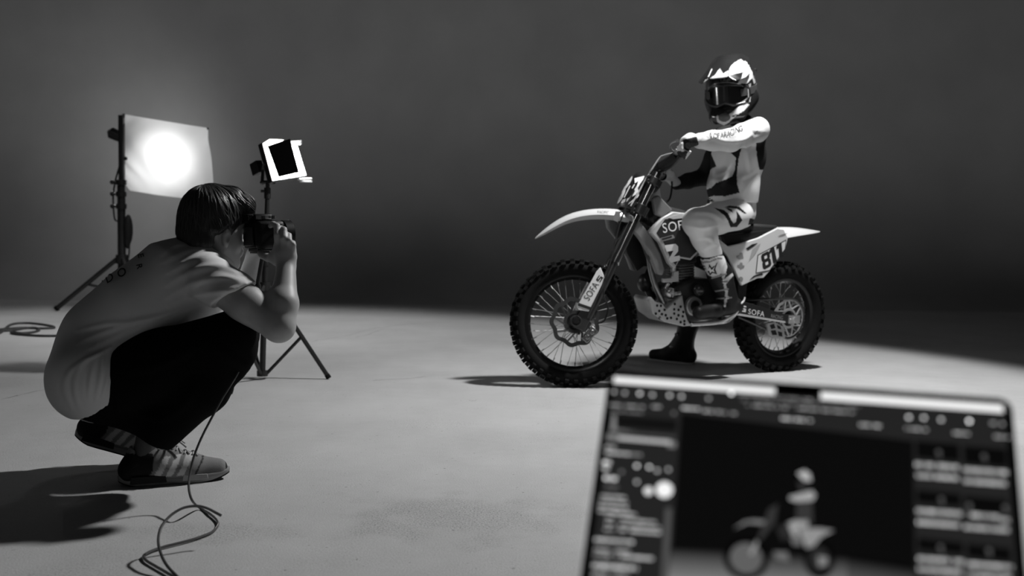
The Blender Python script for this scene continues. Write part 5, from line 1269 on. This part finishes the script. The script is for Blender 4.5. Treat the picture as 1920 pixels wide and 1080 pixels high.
# the photograph shown on the screen
quad([tuple(ab(*ac(*p))) for p in ((486, 215), (1455, 330), (1465, 893), (1468, 1000), (425, 1000), (440, 893))], .0035, .0014)
def im(x, y):   # the studio view, shrunk onto the screen
    return tuple(ab(1503.5+.352*(x-1367), 899.5+.345*(y-160)+.014*(x-1367)))
hz_ = [((445, 775), (445, 1000), (960, 1000), (960, 790)), ((960, 800), (960, 1000), (1465, 1000), (1465, 860))]
for k in range(10):
    y0 = 770+k*12; g = .004+.018*k
    quad([tuple(ab(*ac(*p))) for p in ((442-k, y0), (1180, y0+40), (1180, y0+56), (442-k, y0+16))], g, .0015); quad([tuple(ab(*ac(*p))) for p in ((1180, y0+40), (1462, y0+85), (1462, y0+101), (1180, y0+56))], g*.6, .0015)
quad([tuple(ab(*ac(*p))) for p in ((432, 893), (1180, 930), (1462, 985), (1462, 1010), (425, 1010))], .2, .0015)
def sil(pts, g, o=.0018): quad([im(*p) for p in pts], g*.72, o)
def ringimg(cx, cy, rx, ry, g0, g1, k_=.72):
    t = np.linspace(0, 6.283, 25)[:-1]; sil([(cx+rx*math.cos(a), cy+ry*math.sin(a)) for a in t], g0, .0016); sil([(cx+rx*k_*math.cos(a), cy+ry*k_*math.sin(a)) for a in t], g1, .0017)
ringimg(1070, 603, 121, 118, .003, .16); ringimg(1459, 593, 82, 103, .003, .03, .68)
for p, g in ((((1340, 130), (1380, 110), (1410, 130), (1418, 170), (1380, 170)), .62), (((1340, 175), (1360, 232), (1380, 225), (1395, 175)), .04), (((1300, 258), (1420, 220), (1440, 245), (1425, 275), (1340, 285), (1300, 275)), .5), (((1340, 285), (1420, 275), (1425, 400), (1335, 390)), .05),
             (((1285, 405), (1330, 385), (1400, 385), (1400, 420), (1340, 425), (1350, 470), (1320, 475)), .45), (((1340, 430), (1460, 424), (1537, 433), (1470, 470), (1430, 522), (1390, 536), (1370, 480)), .38), (((1003, 447), (1060, 402), (1110, 392), (1175, 395), (1160, 415), (1080, 410)), .28), (((1126, 501), (1134, 520), (1104, 584), (1085, 580)), .4),
             (((1190, 330), (1240, 300), (1225, 400), (1150, 500), (1130, 500)), .045), (((1230, 430), (1300, 400), (1310, 480), (1260, 500)), .03), (((1215, 560), (1290, 560), (1300, 610), (1230, 600)), .2), (((1450, 575), (1505, 580), (1500, 625), (1455, 630)), .3), (((1305, 480), (1370, 480), (1365, 520), (1320, 520)), .2)): sil(p, g)
# thumbnails
for (x0, y0, x1, y1) in ((1468, 330, 1650, 415), (1665, 350, 1850, 440), (1470, 535, 1655, 605), (1668, 560, 1850, 640), (1475, 735, 1665, 805), (1680, 760, 1865, 835)): rc(x0, y0, x1, y1-(0), .003)
for x, y in ((1562, 378), (1752, 395), (1573, 575), (1690, 600), (1840, 610), (1570, 775), (1772, 790)): dot(x, y, 9, .10); dot(x+5, y+18, 6, .08)
for x0, y0, x1 in ((1465, 428, 1645), (1470, 474, 1640), (1665, 450, 1850), (1668, 497, 1845), (1470, 622, 1660), (1472, 670, 1650), (1695, 640, 1815), (1670, 690, 1855), (1475, 822, 1668), (1475, 866, 1660), (1680, 845, 1870), (1685, 890, 1865), (1820, 660, 1855)):
    wl_(x0, y0, x1, .46, 22, .03)
link('display', SV, SF, emattr('screen_glow', 1.0), lap, False, None, np.array(ST))
fwd = nrm(np.cross(lx, ZZ)); fwd = fwd if fwd[1] < 0 else -fwd; lxh = nrm(np.cross(fwd, ZZ)); lxh = lxh if lxh[0] > 0 else -lxh
hg = LT-lz_*LH; b = MB(); b.rod(hg-lx*LW*.42, hg+lx*LW*.42, .005, 12); b.build('hinge', blackm, lap)
def BP_(a, d, zz): return hg+lx*a+fwd*d+ZZ*zz
b = MB(); b.prism([BP_(x, y, -.016) for x, y in rrect(-LW/2, LW/2, -.004, .2445, .011)], ZZ*.011); b.build('base', mat('laptop_shell', .003, .7, spec=.1), lap, bevel=.002)
for i in range(5):
    for j in range(13):
        b = MB(); b.box(BP_((j-6)*.0205, .035+i*.0205, -.0045), lx*.0092, fwd*.0092, ZZ*.0012); b.build('key', blackm, lap)
b = MB(); b.prism([BP_(x, y, -.0046) for x, y in rrect(-.075, .075, .150, .235, .005)], ZZ*.0006); b.build('trackpad', mat('trackpad', .07, .3), lap)
zt = min(BP_(s*LW/2, d, -.016)[2] for s in (1, -1) for d in (0, .24)); cc2 = BP_(0, .13, 0)
cas = thing('equipment_case', 'black equipment case standing under the open laptop', 'case', cc2*[1, 1, 0])
b = MB(); b.box([cc2[0], cc2[1], zt/2-.002], lxh*.24, fwd*.17, ZZ*(zt/2-.004)); b.build('case_shell', blackm, cas, bevel=.01)
for s in (1, -1):
    b = MB(); b.box(np.array([cc2[0], cc2[1], zt*.72])+fwd*.172+lxh*.12*s, lxh*.025, fwd*.006, ZZ*.03); b.build('latch', alu, cas, bevel=.003)
b = MB(); b.box(np.array([cc2[0], cc2[1], zt*.72])+fwd*.185, lxh*.06, fwd*.01, ZZ*.012); b.build('handle', rubber, cas, bevel=.004)
for _o in bpy.data.objects:
    if _o.parent and 'category' in _o: del _o['category']
